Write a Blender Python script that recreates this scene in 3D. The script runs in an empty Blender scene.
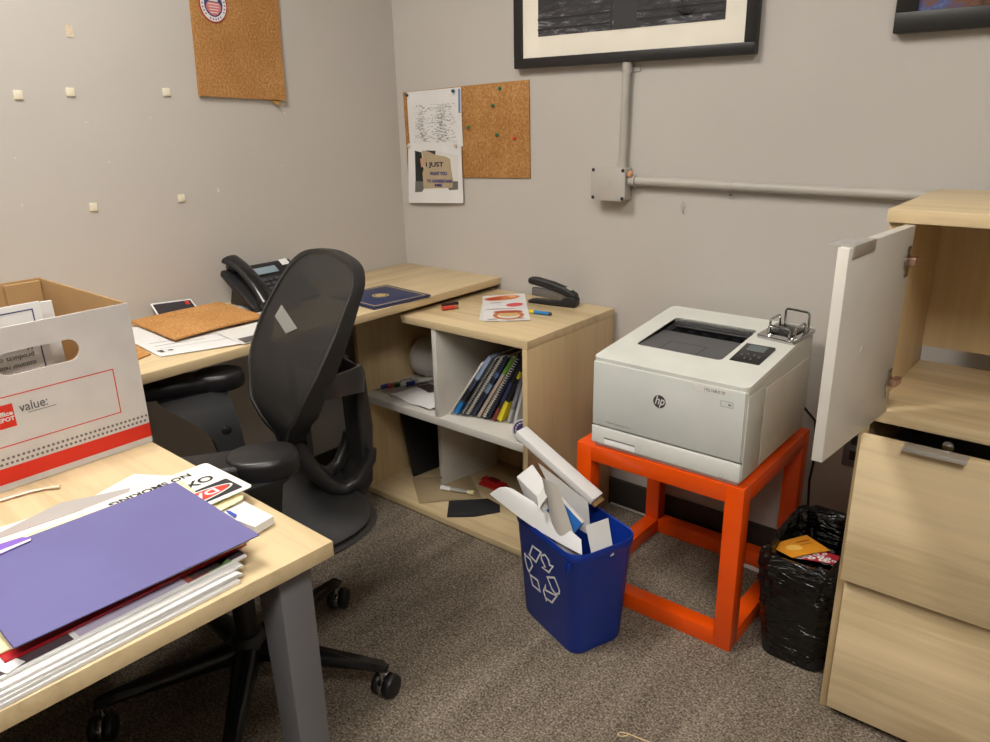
import bpy, bmesh, math, random
from mathutils import Matrix, Vector, Euler
from math import sin, cos, pi, radians as R_
random.seed(7)
S = bpy.context.scene
COL = S.collection

# ------------------------------------------------------------------ camera, world, exposure
FPX = 758.23
YAW, PITCH, ROLL = (0.69956, 0.32970, -0.02143)
CPOS = Vector((2.17470, -2.05696, 1.29838))
_f = Vector((-sin(YAW)*cos(PITCH), cos(YAW)*cos(PITCH), -sin(PITCH)))
_r0 = Vector((cos(YAW), sin(YAW), 0)); _u0 = _r0.cross(_f)
_r = cos(ROLL)*_r0 + sin(ROLL)*_u0; _u = -sin(ROLL)*_r0 + cos(ROLL)*_u0
cam = bpy.data.objects.new('camera', bpy.data.cameras.new('camera')); COL.objects.link(cam)
cam.data.sensor_width = 36; cam.data.lens = FPX/990*36; cam.data.clip_start = .02
cam.matrix_world = Matrix(((_r.x, _u.x, -_f.x, CPOS.x), (_r.y, _u.y, -_f.y, CPOS.y), (_r.z, _u.z, -_f.z, CPOS.z), (0, 0, 0, 1)))
S.camera = cam
def ray(px, py): return (px-495)/FPX*_r - (py-371)/FPX*_u + _f
def at(px, py, ax, val):                       # pixel -> point on an axis-aligned plane
    d = ray(px, py); return CPOS + d*((val-CPOS[ax])/d[ax])
def atp(px, py, P, n):                         # pixel -> point on any plane
    d = ray(px, py); n = Vector(n); return CPOS + d*((Vector(P)-CPOS).dot(n)/d.dot(n))
W = bpy.data.worlds.new('world'); S.world = W; W.use_nodes = True
W.node_tree.nodes['Background'].inputs[0].default_value = (.6, .58, .55, 1)
W.node_tree.nodes['Background'].inputs[1].default_value = .05
S.view_settings.view_transform = 'Standard'; S.view_settings.look = 'None'
S.view_settings.gamma = 1; S.view_settings.use_curve_mapping = False
S.view_settings.exposure = 0.0
LIGHTS = [(.78, -1.66, 1.38, .29), (2.55, -2.55, 1.06, .59)]   # recessed ceiling lamps: x, y, relative power, half length
LAMP_POWER = 28.0
LAMP_COLOR = (1.0, .955, .89)

# ------------------------------------------------------------------ helpers
def lin(c):
    return tuple(((v/255)/12.92 if v/255 <= .04045 else ((v/255+.055)/1.055)**2.4) for v in c) + (1,)
class NT:
    def __init__(s, name):
        s.m = bpy.data.materials.new(name); s.m.use_nodes = True
        s.t = s.m.node_tree; s.b = s.t.nodes['Principled BSDF']
    def n(s, typ, **kw):
        x = s.t.nodes.new(typ)
        for k, v in kw.items(): setattr(x, k, v)
        return x
    def l(s, a, b): s.t.links.new(a, b)
    def coords(s, scale=(1, 1, 1), rot=(0, 0, 0), kind='Object'):
        tc = s.n('ShaderNodeTexCoord'); mp = s.n('ShaderNodeMapping')
        mp.inputs['Scale'].default_value = scale; mp.inputs['Rotation'].default_value = rot
        s.l(tc.outputs[kind], mp.inputs[0]); return mp.outputs[0]
    def noise(s, vec, scale, detail=4, rough=.5, dist=0):
        x = s.n('ShaderNodeTexNoise'); x.inputs['Scale'].default_value = scale
        x.inputs['Detail'].default_value = detail; x.inputs['Roughness'].default_value = rough
        x.inputs['Distortion'].default_value = dist; s.l(vec, x.inputs['Vector']); return x.outputs['Fac']
    def ramp(s, fac, stops):
        x = s.n('ShaderNodeValToRGB'); e = x.color_ramp.elements
        while len(e) < len(stops): e.new(.5)
        for i, (p, c) in enumerate(stops): e[i].position = p; e[i].color = lin(c)
        s.l(fac, x.inputs[0]); return x.outputs[0]
    def bump(s, h, strength=.2, dist=.001):
        x = s.n('ShaderNodeBump'); x.inputs['Strength'].default_value = strength
        x.inputs['Distance'].default_value = dist; s.l(h, x.inputs['Height']); s.l(x.outputs[0], s.b.inputs['Normal'])
def mat(name, c, rough=.5, metal=0, spec=.5, var=0, vs=8, bump=0, bs=300, coat=0):
    k = NT(name); k.b.inputs['Roughness'].default_value = rough; k.b.inputs['Metallic'].default_value = metal
    k.b.inputs['Specular IOR Level'].default_value = spec; k.b.inputs['Base Color'].default_value = lin(c)
    if coat: k.b.inputs['Coat Weight'].default_value = coat; k.b.inputs['Coat Roughness'].default_value = .15
    v = k.coords()
    f = k.noise(v, vs, 3)
    d = max(var, .02)
    k.l(k.ramp(f, [(.3, tuple(max(0, x*(1-d)) for x in c)), (.7, tuple(min(255, x*(1+d)) for x in c))]), k.b.inputs['Base Color'])
    if bump: k.bump(k.noise(v, bs, 2), bump)
    return k.m
def wood(name, base, axis=0, contrast=1.0, rough=.42):
    k = NT(name); k.b.inputs['Roughness'].default_value = rough
    sc = [38, 38, 38]; sc[axis] = 2.2
    v = k.coords(tuple(sc)); f = k.noise(v, 1.0, 6, .6, .6)
    sc2 = [7, 7, 7]; sc2[axis] = .9
    g = k.noise(k.coords(tuple(sc2)), 1.0, 3, .5, 1.2)
    mx = k.n('ShaderNodeMath', operation='ADD'); h1 = k.n('ShaderNodeMath', operation='MULTIPLY'); h1.inputs[1].default_value = .5
    h2 = k.n('ShaderNodeMath', operation='MULTIPLY'); h2.inputs[1].default_value = .5
    k.l(f, h1.inputs[0]); k.l(g, h2.inputs[0]); k.l(h1.outputs[0], mx.inputs[0]); k.l(h2.outputs[0], mx.inputs[1])
    d = .13*contrast
    lo = (base[0]*(1-d), base[1]*(1-d*1.15), base[2]*(1-d*1.5)); hi = tuple(min(255, x*(1+d*.45)) for x in base)
    k.l(k.ramp(mx.outputs[0], [(.36, lo), (.5, base), (.64, hi)]), k.b.inputs['Base Color'])
    k.bump(f, .06, .0006); return k.m
class B:
    def __init__(s): s.bm = bmesh.new()
    def poly(s, pts): return s.bm.faces.new([s.bm.verts.new(p) for p in pts])
    def hexa(s, P, bev=0, seg=2):              # eight corners, bottom ring then top ring
        v = [s.bm.verts.new(p) for p in P]; fs = []
        for q in ((3, 2, 1, 0), (4, 5, 6, 7), (0, 1, 5, 4), (1, 2, 6, 5), (2, 3, 7, 6), (3, 0, 4, 7)):
            fs.append(s.bm.faces.new([v[i] for i in q]))
        if bev:
            es = list({e for f in fs for e in f.edges})
            bmesh.ops.bevel(s.bm, geom=es, offset=bev, segments=seg, affect='EDGES', profile=.5, clamp_overlap=True)
        return s
    def box(s, x0, x1, y0, y1, z0, z1, bev=.001, M=None, seg=2):
        P = [Vector(p) for p in ((x0, y0, z0), (x1, y0, z0), (x1, y1, z0), (x0, y1, z0), (x0, y0, z1), (x1, y0, z1), (x1, y1, z1), (x0, y1, z1))]
        if M: P = [M @ p for p in P]
        return s.hexa(P, bev, seg)
    def extrude(s, pts, vec, bev=0, seg=2):    # 3-D polygon pushed along vec
        vec = Vector(vec); a = [s.bm.verts.new(p) for p in pts]; b = [s.bm.verts.new(Vector(p)+vec) for p in pts]
        n = len(a); fs = [s.bm.faces.new(a[::-1]), s.bm.faces.new(b)]
        for i in range(n): fs.append(s.bm.faces.new((a[i], a[(i+1) % n], b[(i+1) % n], b[i])))
        bmesh.ops.recalc_face_normals(s.bm, faces=fs)
        if bev: bmesh.ops.bevel(s.bm, geom=list({e for f in fs for e in f.edges}), offset=bev, segments=seg, affect='EDGES', profile=.5, clamp_overlap=True)
        return s
    def loft(s, rings, cap0=True, cap1=True, closed=True):
        V = [[s.bm.verts.new(p) for p in r] for r in rings]; n = len(V[0]); fs = []
        for a, b in zip(V, V[1:]):
            for i in range(n if closed else n-1): fs.append(s.bm.faces.new((a[i], a[(i+1) % n], b[(i+1) % n], b[i])))
        if cap0: fs.append(s.bm.faces.new(V[0][::-1]))
        if cap1: fs.append(s.bm.faces.new(V[-1]))
        bmesh.ops.recalc_face_normals(s.bm, faces=fs); return s
    def tube(s, pts, r, n=10, closed=False, flat=1.0):
        pts = [Vector(p) for p in pts]; rs = r if isinstance(r, (list, tuple)) else [r]*len(pts); rings = []
        up = None
        for i, p in enumerate(pts):
            if closed: t = (pts[(i+1) % len(pts)]-pts[i-1])
            else: t = (pts[min(i+1, len(pts)-1)]-pts[max(i-1, 0)])
            t.normalize()
            if up is None:
                up = Vector((0, 0, 1)) if abs(t.z) < .9 else Vector((1, 0, 0))
            a = t.cross(up); a.normalize(); b = a.cross(t); b.normalize(); up = b
            rings.append([p + a*rs[i]*cos(2*pi*k/n) + b*rs[i]*flat*sin(2*pi*k/n) for k in range(n)])
        if closed: rings.append(rings[0]); return s.loft(rings, False, False)
        return s.loft(rings)
    def lathe(s, prof, c=(0, 0, 0), n=24, M=None, sx=1, sy=1):
        c = Vector(c); rings = []
        for r, z in prof:
            rg = [Vector((max(r, 1e-5)*cos(2*pi*k/n)*sx, max(r, 1e-5)*sin(2*pi*k/n)*sy, z)) for k in range(n)]
            rings.append([c + ((M @ q) if M else q) for q in rg])
        return s.loft(rings)
    def sheet(s, fn, nu=6, nv=6, th=.0004):    # fn(u,v)->point, given a thickness
        P = [[Vector(fn(i/nu, j/nv)) for j in range(nv+1)] for i in range(nu+1)]
        nrm = (P[nu][0]-P[0][0]).cross(P[0][nv]-P[0][0])
        N = []
        for i in range(nu+1):
            row = []
            for j in range(nv+1):
                du = P[min(i+1, nu)][j]-P[max(i-1, 0)][j]; dv = P[i][min(j+1, nv)]-P[i][max(j-1, 0)]
                q = du.cross(dv)
                if q.length < 1e-12: q = nrm.copy()
                row.append(q.normalized())
            N.append(row)
        A = [[s.bm.verts.new(P[i][j]+N[i][j]*th/2) for j in range(nv+1)] for i in range(nu+1)]
        C = [[s.bm.verts.new(P[i][j]-N[i][j]*th/2) for j in range(nv+1)] for i in range(nu+1)]
        for i in range(nu):
            for j in range(nv):
                s.bm.faces.new((A[i][j], A[i+1][j], A[i+1][j+1], A[i][j+1])); s.bm.faces.new((C[i][j+1], C[i+1][j+1], C[i+1][j], C[i][j]))
        for i in range(nu):
            s.bm.faces.new((A[i][0], C[i][0], C[i+1][0], A[i+1][0])); s.bm.faces.new((A[i+1][nv], C[i+1][nv], C[i][nv], A[i][nv]))
        for j in range(nv):
            s.bm.faces.new((A[0][j+1], C[0][j+1], C[0][j], A[0][j])); s.bm.faces.new((A[nu][j], C[nu][j], C[nu][j+1], A[nu][j+1]))
        return s
    def ball(s, c, r, sc=(1, 1, 1), n=16):
        c = Vector(c); m = n//2
        rings = [[c+Vector((r*sin(pi*i/m)*cos(2*pi*k/n)*sc[0], r*sin(pi*i/m)*sin(2*pi*k/n)*sc[1], -r*cos(pi*i/m)*sc[2])) for k in range(n)] for i in range(1, m)]
        return s.loft(rings)
WMX = {}
def wm(o): return WMX.get(o.name, Matrix.Identity(4))
def link_mesh(name, me, m, parent, world):
    o = bpy.data.objects.new(name, me); COL.objects.link(o)
    if m: me.materials.append(m)
    if parent:
        o.parent = parent; M = wm(parent); WMX[o.name] = M
        if world: me.transform(M.inverted())
    else:
        vs = [v.co for v in me.vertices]
        lo = [min(v[i] for v in vs) for i in range(3)]; hi = [max(v[i] for v in vs) for i in range(3)]
        c = Vector(((lo[0]+hi[0])/2, (lo[1]+hi[1])/2, lo[2]))
        me.transform(Matrix.Translation(-c)); o.location = c; WMX[o.name] = Matrix.Translation(c)
    return o
def obj(name, b, m, parent=None, world=True, smooth=40, sub=0):
    bmesh.ops.recalc_face_normals(b.bm, faces=b.bm.faces[:])
    me = bpy.data.meshes.new(name); b.bm.to_mesh(me); b.bm.free()
    for p in me.polygons: p.use_smooth = True
    me.set_sharp_from_angle(angle=R_(smooth))
    o = link_mesh(name, me, m, parent, world)
    if sub:
        md = o.modifiers.new('subdivision', 'SUBSURF'); md.levels = sub; md.render_levels = sub
    return o
def thing(name, label, cat, loc=(0, 0, 0), rz=0, group=None):
    o = bpy.data.objects.new(name, None); COL.objects.link(o); o.empty_display_size = .05
    o.location = loc; o.rotation_euler = (0, 0, rz); o['label'] = label; o['category'] = cat
    if group: o['group'] = group
    WMX[o.name] = Matrix.Translation(Vector(loc)) @ Matrix.Rotation(rz, 4, 'Z')
    return o
def tag(o, label, cat, group=None):
    o['label'] = label; o['category'] = cat
    if group: o['group'] = group
    return o
def struct(o): o['kind'] = 'structure'; return o
def basis(o, x, y):                           # matrix: local x, y, z=x cross y at origin o
    x = Vector(x).normalized(); y = Vector(y); z = x.cross(y).normalized(); y = z.cross(x).normalized()
    return Matrix(((x.x, y.x, z.x, o[0]), (x.y, y.y, z.y, o[1]), (x.z, y.z, z.z, o[2]), (0, 0, 0, 1)))
def curve_mesh(name, loops, depth):           # flat plate (with holes) from 2-D loops, made by a filled curve
    cu = bpy.data.curves.new(name, 'CURVE'); cu.dimensions = '2D'; cu.fill_mode = 'BOTH'; cu.extrude = depth/2
    for lp in loops:
        sp = cu.splines.new('POLY'); sp.points.add(len(lp)-1); sp.use_cyclic_u = True
        for i, (x, y) in enumerate(lp): sp.points[i].co = (x, y, 0, 1)
    t = bpy.data.objects.new(name, cu); me = bpy.data.meshes.new_from_object(t)
    bpy.data.objects.remove(t); bpy.data.curves.remove(cu); return me
def plate(name, loops, depth, M, m, parent, smooth=30):   # loops in the plane of M, front face at z=depth
    me = curve_mesh(name, loops, depth); me.transform(Matrix.Translation((0, 0, depth/2))); me.transform(M)
    me.materials.clear(); o = link_mesh(name, me, m, parent, True)
    return o
def text(name, s, size, M, m, parent, width=None, align='LEFT', depth=.0003, bold=0, lift=.0002):
    cu = bpy.data.curves.new(name, 'FONT'); cu.body = s; cu.size = size; cu.extrude = depth/2; cu.offset = bold
    cu.align_x = align; cu.space_line = .95; cu.resolution_u = 3
    t = bpy.data.objects.new(name, cu); me = bpy.data.meshes.new_from_object(t)
    bpy.data.objects.remove(t); bpy.data.curves.remove(cu)
    if width:
        xs = [v.co.x for v in me.vertices]; w = max(xs)-min(xs); x0 = min(xs)
        for v in me.vertices: v.co.x = (v.co.x-(x0 if align == 'LEFT' else 0))*width/w
    me.transform(Matrix.Translation((0, 0, lift+depth/2))); me.transform(M); me.materials.clear()
    return link_mesh(name, me, m, parent, True)
def rr(hx, hy, r, n=5, cx=0, cy=0, a=0):      # rounded rectangle outline
    o = []
    for (sx, sy, t0) in ((1, 1, 0), (-1, 1, pi/2), (-1, -1, pi), (1, -1, 3*pi/2)):
        for k in range(n+1):
            t = t0+pi/2*k/n; x = sx*(hx-r)+r*cos(t); y = sy*(hy-r)+r*sin(t)
            o.append((cx+x*cos(a)-y*sin(a), cy+x*sin(a)+y*cos(a)))
    return o
def circ(cx, cy, r, n=24, ry=None): return [(cx+r*cos(2*pi*k/n), cy+(ry or r)*sin(2*pi*k/n)) for k in range(n)]
def interp(tab, x):
    if x <= tab[0][0]: return tab[0][1]
    for (a, b), (c, d) in zip(tab, tab[1:]):
        if x <= c: return b+(d-b)*(x-a)/(c-a)
    return tab[-1][1]
def quad_sheet(a, b, c, d, fn=None, nu=6, nv=6, th=.0004):  # a-b along u, a-d along v
    a, b, c, d = map(Vector, (a, b, c, d))
    def f(u, v):
        p = a*(1-u)*(1-v)+b*u*(1-v)+c*u*v+d*(1-u)*v
        return p + Vector((0, 0, fn(u, v))) if fn else p
    return B().sheet(f, nu, nv, th)

# ------------------------------------------------------------------ materials
def paint_mat():
    k = NT('wall_paint'); k.b.inputs['Roughness'].default_value = .55
    v = k.coords(); f = k.noise(v, 1.3, 5, .6)
    k.l(k.ramp(f, [(.3, (188, 183, 177)), (.7, (194, 189, 183))]), k.b.inputs['Base Color'])
    k.bump(k.noise(v, 260, 2), .12, .0008); return k.m
M_wall = paint_mat()
def carpet_mat():
    k = NT('carpet'); k.b.inputs['Roughness'].default_value = .95; k.b.inputs['Specular IOR Level'].default_value = .1
    v = k.coords(); f = k.noise(v, 190, 3, .7); g = k.noise(k.coords((14, 2.5, 1), (0, 0, .5)), 1, 3, .5)
    a = k.n('ShaderNodeMath', operation='MULTIPLY_ADD'); a.inputs[1].default_value = .22; k.l(g, a.inputs[0]); k.l(f, a.inputs[2])
    k.l(k.ramp(a.outputs[0], [(.42, (66, 58, 50)), (.56, (112, 101, 89)), (.66, (138, 127, 113)), (.8, (178, 167, 150))]), k.b.inputs['Base Color'])
    k.bump(f, .9, .004); return k.m
M_carpet = carpet_mat()
def cork_mat(name='cork', t=1.0):
    k = NT(name); k.b.inputs['Roughness'].default_value = .85; k.b.inputs['Specular IOR Level'].default_value = .2
    v = k.coords(); f = k.noise(v, 160, 4, .7); g = k.noise(v, 9, 2)
    a = k.n('ShaderNodeMath', operation='MULTIPLY_ADD'); a.inputs[1].default_value = .25; k.l(g, a.inputs[0]); k.l(f, a.inputs[2])
    k.l(k.ramp(a.outputs[0], [(.45, (148*t, 102*t, 54*t)), (.62, (172*t, 124*t, 72*t)), (.8, (194*t, 150*t, 98*t))]), k.b.inputs['Base Color'])
    k.bump(f, .4, .001); return k.m
M_cork = cork_mat(); M_cork2 = cork_mat('cork_light', 1.1)
WOODC = (212, 190, 150)
M_woodx = wood('maple_laminate_along_x', WOODC, 0, .7); M_woody = wood('maple_laminate_along_y', WOODC, 1, .7); M_woodz = wood('maple_laminate_upright', (204, 180, 138), 2, .6)
M_woodd = wood('maple_drawer_front', (224, 202, 162), 0, .8)
M_greylam = mat('pale_grey_laminate', (206, 202, 194), .45, var=.03)
M_white = mat('white_door_laminate', (214, 209, 200), .4, var=.01)
M_steel = mat('grey_painted_steel', (112, 112, 116), .4, .3)
M_alu = mat('brushed_aluminium', (214, 212, 208), .42, .75)
M_chrome = mat('chrome', (190, 190, 190), .14, 1)
M_orange = mat('orange_lacquer', (236, 82, 6), .32, var=.02, coat=.2)
M_black = mat('black_plastic', (26, 26, 28), .45)
M_blackg = mat('glossy_black_plastic', (22, 22, 25), .25)
M_chair = mat('charcoal_chair_plastic', (33, 32, 32), .42, bump=.05)
M_pad = mat('black_arm_pad', (22, 22, 25), .4, bump=.05)
M_frame = mat('black_picture_frame', (30, 29, 29), .4)
M_mat = mat('white_picture_mat', (240, 234, 220), .8, var=.01)
M_pw = mat('white_printer_plastic', (222, 224, 218), .35, var=.005)
M_pw2 = mat('light_grey_printer_plastic', (206, 209, 204), .38, var=.005)
M_pg = mat('dark_grey_printer_plastic', (88, 88, 90), .45)
M_paper = mat('white_paper', (222, 221, 220), .75, var=.015)
M_paper2 = mat('grey_white_paper', (214, 212, 208), .75, var=.02)
M_cream = mat('cream_paper', (236, 224, 178), .75, var=.02)
M_ink = mat('black_ink', (35, 35, 38), .7); M_inkg = mat('grey_ink', (130, 130, 132), .8)
M_red = mat('red_plastic', (196, 38, 38), .3); M_redp = mat('red_print', (222, 60, 40), .6)
M_purple = mat('purple_card', (104, 100, 150), .85, var=.03, vs=5, bump=.1, bs=150)
M_blue = mat('blue_bin_plastic', (14, 54, 156), .42, var=.03, bump=.04)
M_navy = mat('navy_leatherette', (28, 42, 84), .5, bump=.2, bs=500)
M_gold = mat('gold_foil', (190, 166, 108), .5, .1)
M_box = mat('white_box_card', (208, 204, 202), .7, var=.012, vs=20)
M_kraft = mat('brown_cardboard', (166, 132, 88), .8, var=.04)
M_cond = mat('painted_conduit', (182, 177, 169), .42)
M_base = mat('dark_vinyl_baseboard', (52, 48, 43), .5)
M_bag = None
def bag_mat():
    k = NT('black_bin_liner'); k.b.inputs['Base Color'].default_value = lin((12, 12, 13)); k.b.inputs['Roughness'].default_value = .16
    v = k.coords((.6, .6, 2.4)); f = k.noise(v, 13, 3, .5, 1.6); k.bump(f, 1.0, .02); return k.m
M_bag = bag_mat()
def mesh_mat():
    k = NT('chair_mesh'); k.b.inputs['Base Color'].default_value = lin((30, 29, 27)); k.b.inputs['Roughness'].default_value = .65
    k.b.inputs['Alpha'].default_value = .80
    v = k.coords(); k.bump(k.noise(v, 700, 2), .25, .001); return k.m
M_mesh = mesh_mat()
def bw_photo():
    k = NT('black_and_white_photo'); k.b.inputs['Roughness'].default_value = .3
    f = k.noise(k.coords((1, 1, 5)), 14, 6, .75, .5); tc = k.coords(); sx = k.n('ShaderNodeSeparateXYZ'); k.l(tc, sx.inputs[0])
    a = k.n('ShaderNodeMath', operation='MULTIPLY_ADD'); a.inputs[1].default_value = -.9; k.l(sx.outputs['Z'], a.inputs[0])
    k.l(f, a.inputs[2])
    k.l(k.ramp(a.outputs[0], [(.3, (38, 39, 42)), (.45, (62, 63, 68)), (.5, (120, 119, 124)), (.6, (150, 148, 150))]), k.b.inputs['Base Color'])
    return k.m
M_bw = bw_photo()
def colour_photo():
    k = NT('colour_photo'); k.b.inputs['Roughness'].default_value = .3
    f = k.noise(k.coords(), 12, 5, .7, .6)
    k.l(k.ramp(f, [(.35, (40, 30, 32)), (.5, (120, 84, 66)), (.6, (80, 96, 150)), (.7, (150, 150, 160))]), k.b.inputs['Base Color'])
    return k.m
M_cp = colour_photo()
def emit(name, c, s):
    k = NT(name); k.b.inputs['Base Color'].default_value = (0.8, .8, .8, 1); k.b.inputs['Emission Color'].default_value = (*c, 1); k.b.inputs['Emission Strength'].default_value = s; return k.m
_cm = {}
def cm(c, rough=.6):
    key = (c, rough)
    if key not in _cm: _cm[key] = mat('colour_%d_%d_%d' % c, c, rough)
    return _cm[key]

# ------------------------------------------------------------------ room
RX, RY, RZ = 4.8, -5.6, 2.62
struct(obj('floor', B().box(-.1, RX+.1, RY-.1, .1, -.08, 0, 0), M_carpet))
struct(obj('wall_left', B().box(-.1, 0, RY-.1, .1, 0, RZ, 0), M_wall))
struct(obj('wall_back', B().box(0, RX, 0, .1, 0, RZ, 0), M_wall))
struct(obj('wall_right', B().box(RX, RX+.1, RY-.1, .1, 0, RZ, 0), M_wall))
struct(obj('wall_front', B().box(0, RX, RY-.1, RY, 0, RZ, 0), M_wall))
M_ceil = mat('ceiling_tile', (236, 235, 232), .9, var=.02, bump=.2, bs=90)
struct(obj('ceiling', B().box(-.1, RX+.1, RY-.1, .1, RZ, RZ+.08, 0), M_ceil))
struct(obj('baseboard_back', B().box(.012, RX, -.012, 0, 0, .10, .003), M_base))
struct(obj('baseboard_left', B().box(0, .012, RY, 0, 0, .10, .003), M_base))
for i, (x, y, pw, hl) in enumerate(LIGHTS):
    t = thing('ceiling_light', ['recessed white ceiling light panel above the desks, outside the picture', 'recessed white ceiling light panel behind the photographer, outside the picture'][i], 'light', (x, y, RZ-.03))
    b = B()
    for (x0, x1, y0, y1) in ((-.3, .3, -hl-.03, -hl), (-.3, .3, hl, hl+.03), (-.3, -.27, -hl, hl), (.27, .3, -hl, hl)): b.box(x0, x1, y0, y1, 0, .03, .002)
    obj('frame', b, M_white, t, False)
    obj('diffuser', B().box(-.27, .27, -hl, hl, .008, .026, 0), emit('lamp_diffuser_%s' % 'ab'[i], LAMP_COLOR, LAMP_POWER*pw), t, False)

# ------------------------------------------------------------------ left wall: adhesive squares, cork tile, seal
M_adh = mat('cream_adhesive_square', (226, 220, 196), .7)
sq = [(18, 95, 'white adhesive square on the left wall, leftmost of the upper row of three'), (70, 92, 'white adhesive square on the left wall, middle of the upper row'),
      (166, 92, 'white adhesive square on the left wall, upper row, nearest the cork tile'), (93, 207, 'white adhesive square on the left wall, left one of the lower pair'),
      (181, 198, 'white adhesive square on the left wall, right one of the lower pair')]
for px, py, lb in sq:
    p = at(px, py, 0, 0); a = random.uniform(-.06, .06)
    b = B(); M = basis(p, (0, 1, 0), (0, 0, 1)) @ Matrix.Rotation(a, 4, 'Z')
    b.box(-.0105, .0105, -.0105, .0105, .0003, .004, .001, M)
    t = tag(obj('adhesive_square', b, M_adh), lb, 'adhesive square', 'adhesive squares left on the wall')
p = at(69, 31, 0, 0)
M = basis(p, (0, 1, 0), (0, 0, 1))
me = B(); me.sheet(lambda u, v: M @ Vector((-.009+.018*u, -.014+.028*v, .0012+.0012*sin(7*u+9*v))), 5, 7, .0006)
tag(obj('tape_remnant', me, mat('torn_tape', (212, 196, 172), .6, var=.08, vs=200)), 'torn beige tape remnant on the left wall above the adhesive squares', 'tape')
p = at(218, 190, 0, 0); b = B(); M = basis(p, (0, 1, 0), (0, 0, 1))
b.extrude([M @ Vector(q) for q in ((-.005, -.005, .0003), (.005, -.005, .0003), (0, .009, .0003))], (.002, 0, 0), .0005)
tag(obj('paper_scrap', b, M_paper), 'tiny white paper scrap stuck on the left wall beside the lower adhesive squares', 'paper')
SPK = ['below the second adhesive square', 'just left below the third adhesive square', 'far left at mid height', 'halfway between the upper and lower adhesive squares', 'nearest the corner, upper one', 'just below the right corner of the cork tile', 'far left, level with the lower adhesive squares']
specks = [(86, 122), (150, 118), (15, 158), (109, 162), (282, 166), (284, 113), (22, 205)]
for i, (px, py) in enumerate(specks):
    p = at(px, py, 0, 0); M = basis(p, (0, 1, 0), (0, 0, 1))
    q = B().lathe([(.0022, 0), (.0022, .0008), (.001, .0012)], p+Vector((.0002, 0, 0)), 8, M.to_3x3().to_4x4())
    tag(obj('wall_speck', q, M_paper), 'tiny pale chip on the left wall, ' + SPK[i], 'mark', 'pale chip marks on the left wall')
# cork tile with seal
t = thing('cork_tile', 'square cork tile fixed crookedly high on the left wall with a round seal sticker', 'cork board', (0.003, -.64, 1.35))
P = [at(199, 96, 0, .006), at(284.5, 100.5, 0, .006)]
xa = (P[1]-P[0]).normalized(); ya = Vector((0, -xa.z, xa.y)).normalized()
if ya.z < 0: ya = -ya
ya = (ya + Vector((0, .035, 0))).normalized()
Mt = basis(P[0], xa, ya); Lx = (P[1]-P[0]).length
def tile(u, v):
    lift = .012*max(0, u-.6)**1.5*max(0, .5-v)*4
    return Mt @ Vector((u*Lx, v*.305, lift))
obj('board', B().sheet(tile, 12, 12, .006), M_cork, t)
b = B(); q0 = Mt @ Vector((Lx*.86, 0, -.001))
b.sheet(lambda u, v: q0+Vector((.002+.004*v, -.01+(.03*u)*(1-v)+.024*v, -.020*v+.003*u)), 3, 5, .0015)
obj('loose_strip', b, mat('ochre_strip', (186, 140, 62), .7), t)
Ms = Matrix.Translation(at(215.5, 6, 0, .0105)-Mt.translation) @ Mt
def ell(rx, ry, n=40): return [(rx*cos(2*pi*k/n), ry*sin(2*pi*k/n)) for k in range(n)]
sealc = Ms.translation
SE = basis(at(213, 4.5, 0, .0095), xa, ya)
plate('seal_sticker', [ell(.0445, .049)], .0012, SE, cm((170, 32, 44)), t)
so = t.children[-1] if t.children else t
SE2 = SE @ Matrix.Translation((0, 0, .0012)); plate('seal_white_ring', [ell(.041, .0455)], .0004, SE2, M_paper, t)
SE3 = SE @ Matrix.Translation((0, 0, .0016)); plate('seal_blue_disc', [ell(.029, .033)], .0004, SE3, cm((44, 52, 108)), t)
SE4 = SE @ Matrix.Translation((0, 0, .002))
plate('seal_shield', [[(-.022, -.016), (.022, -.016), (.024, -.004), (.018, .006), (-.018, .006), (-.024, -.004)], ], .0003, SE4, cm((206, 120, 120)), t)
plate('seal_shield_base', [[(-.021, -.0155), (-.012, -.026), (0, -.030), (.012, -.026), (.021, -.0155)]], .0003, SE4, cm((206, 120, 120)), t)
for k in range(4):
    z = .002-k*.0075
    plate('seal_stripe', [[(-.018+.002*k, z), (.018-.002*k, z), (.018-.002*k, z-.002), (-.018+.002*k, z-.002)]], .0003, SE @ Matrix.Translation((0, 0, .0024)), M_paper, t)
plate('seal_dome', [[(-.014, .008), (.014, .008), (.014, .013), (.008, .013), (.008, .018), (0, .026), (-.008, .018), (-.008, .013), (-.014, .013)]], .0003, SE @ Matrix.Translation((0, 0, .0024)), M_paper, t)
for k in range(26):
    if k % 6 == 5: continue
    a = 2*pi*k/26; MM = SE @ Matrix.Translation((.0355*cos(a), .0395*sin(a), .002)) @ Matrix.Rotation(a, 4, 'Z')
    plate('seal_mark', [[(-.0025, -.0015), (.0025, -.0015), (.0025, .0018), (-.0025, .0018)]], .0003, MM, cm((110, 70, 110)), t)

# ------------------------------------------------------------------ back wall: cork board, prints, pins
t = thing('cork_board', 'wide cork board on the back wall by the corner, prints pinned on its left half', 'cork board', (.33, -.003, 1.08))
obj('board', B().hexa([Vector(q) for q in ((.322, -.006, 1.079), (.617, -.006, 1.088), (.617, 0, 1.088), (.322, 0, 1.079), (.32, -.006, 1.382), (.614, -.006, 1.392), (.614, 0, 1.392), (.32, 0, 1.382))], .0008), M_cork, t)
obj('board', B().hexa([Vector(q) for q in ((.042, -.006, 1.075), (.3215, -.006, 1.079), (.3215, 0, 1.079), (.042, 0, 1.075), (.038, -.006, 1.371), (.3195, -.006, 1.382), (.3195, 0, 1.382), (.038, 0, 1.371))], .0008), M_cork, t)
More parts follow.
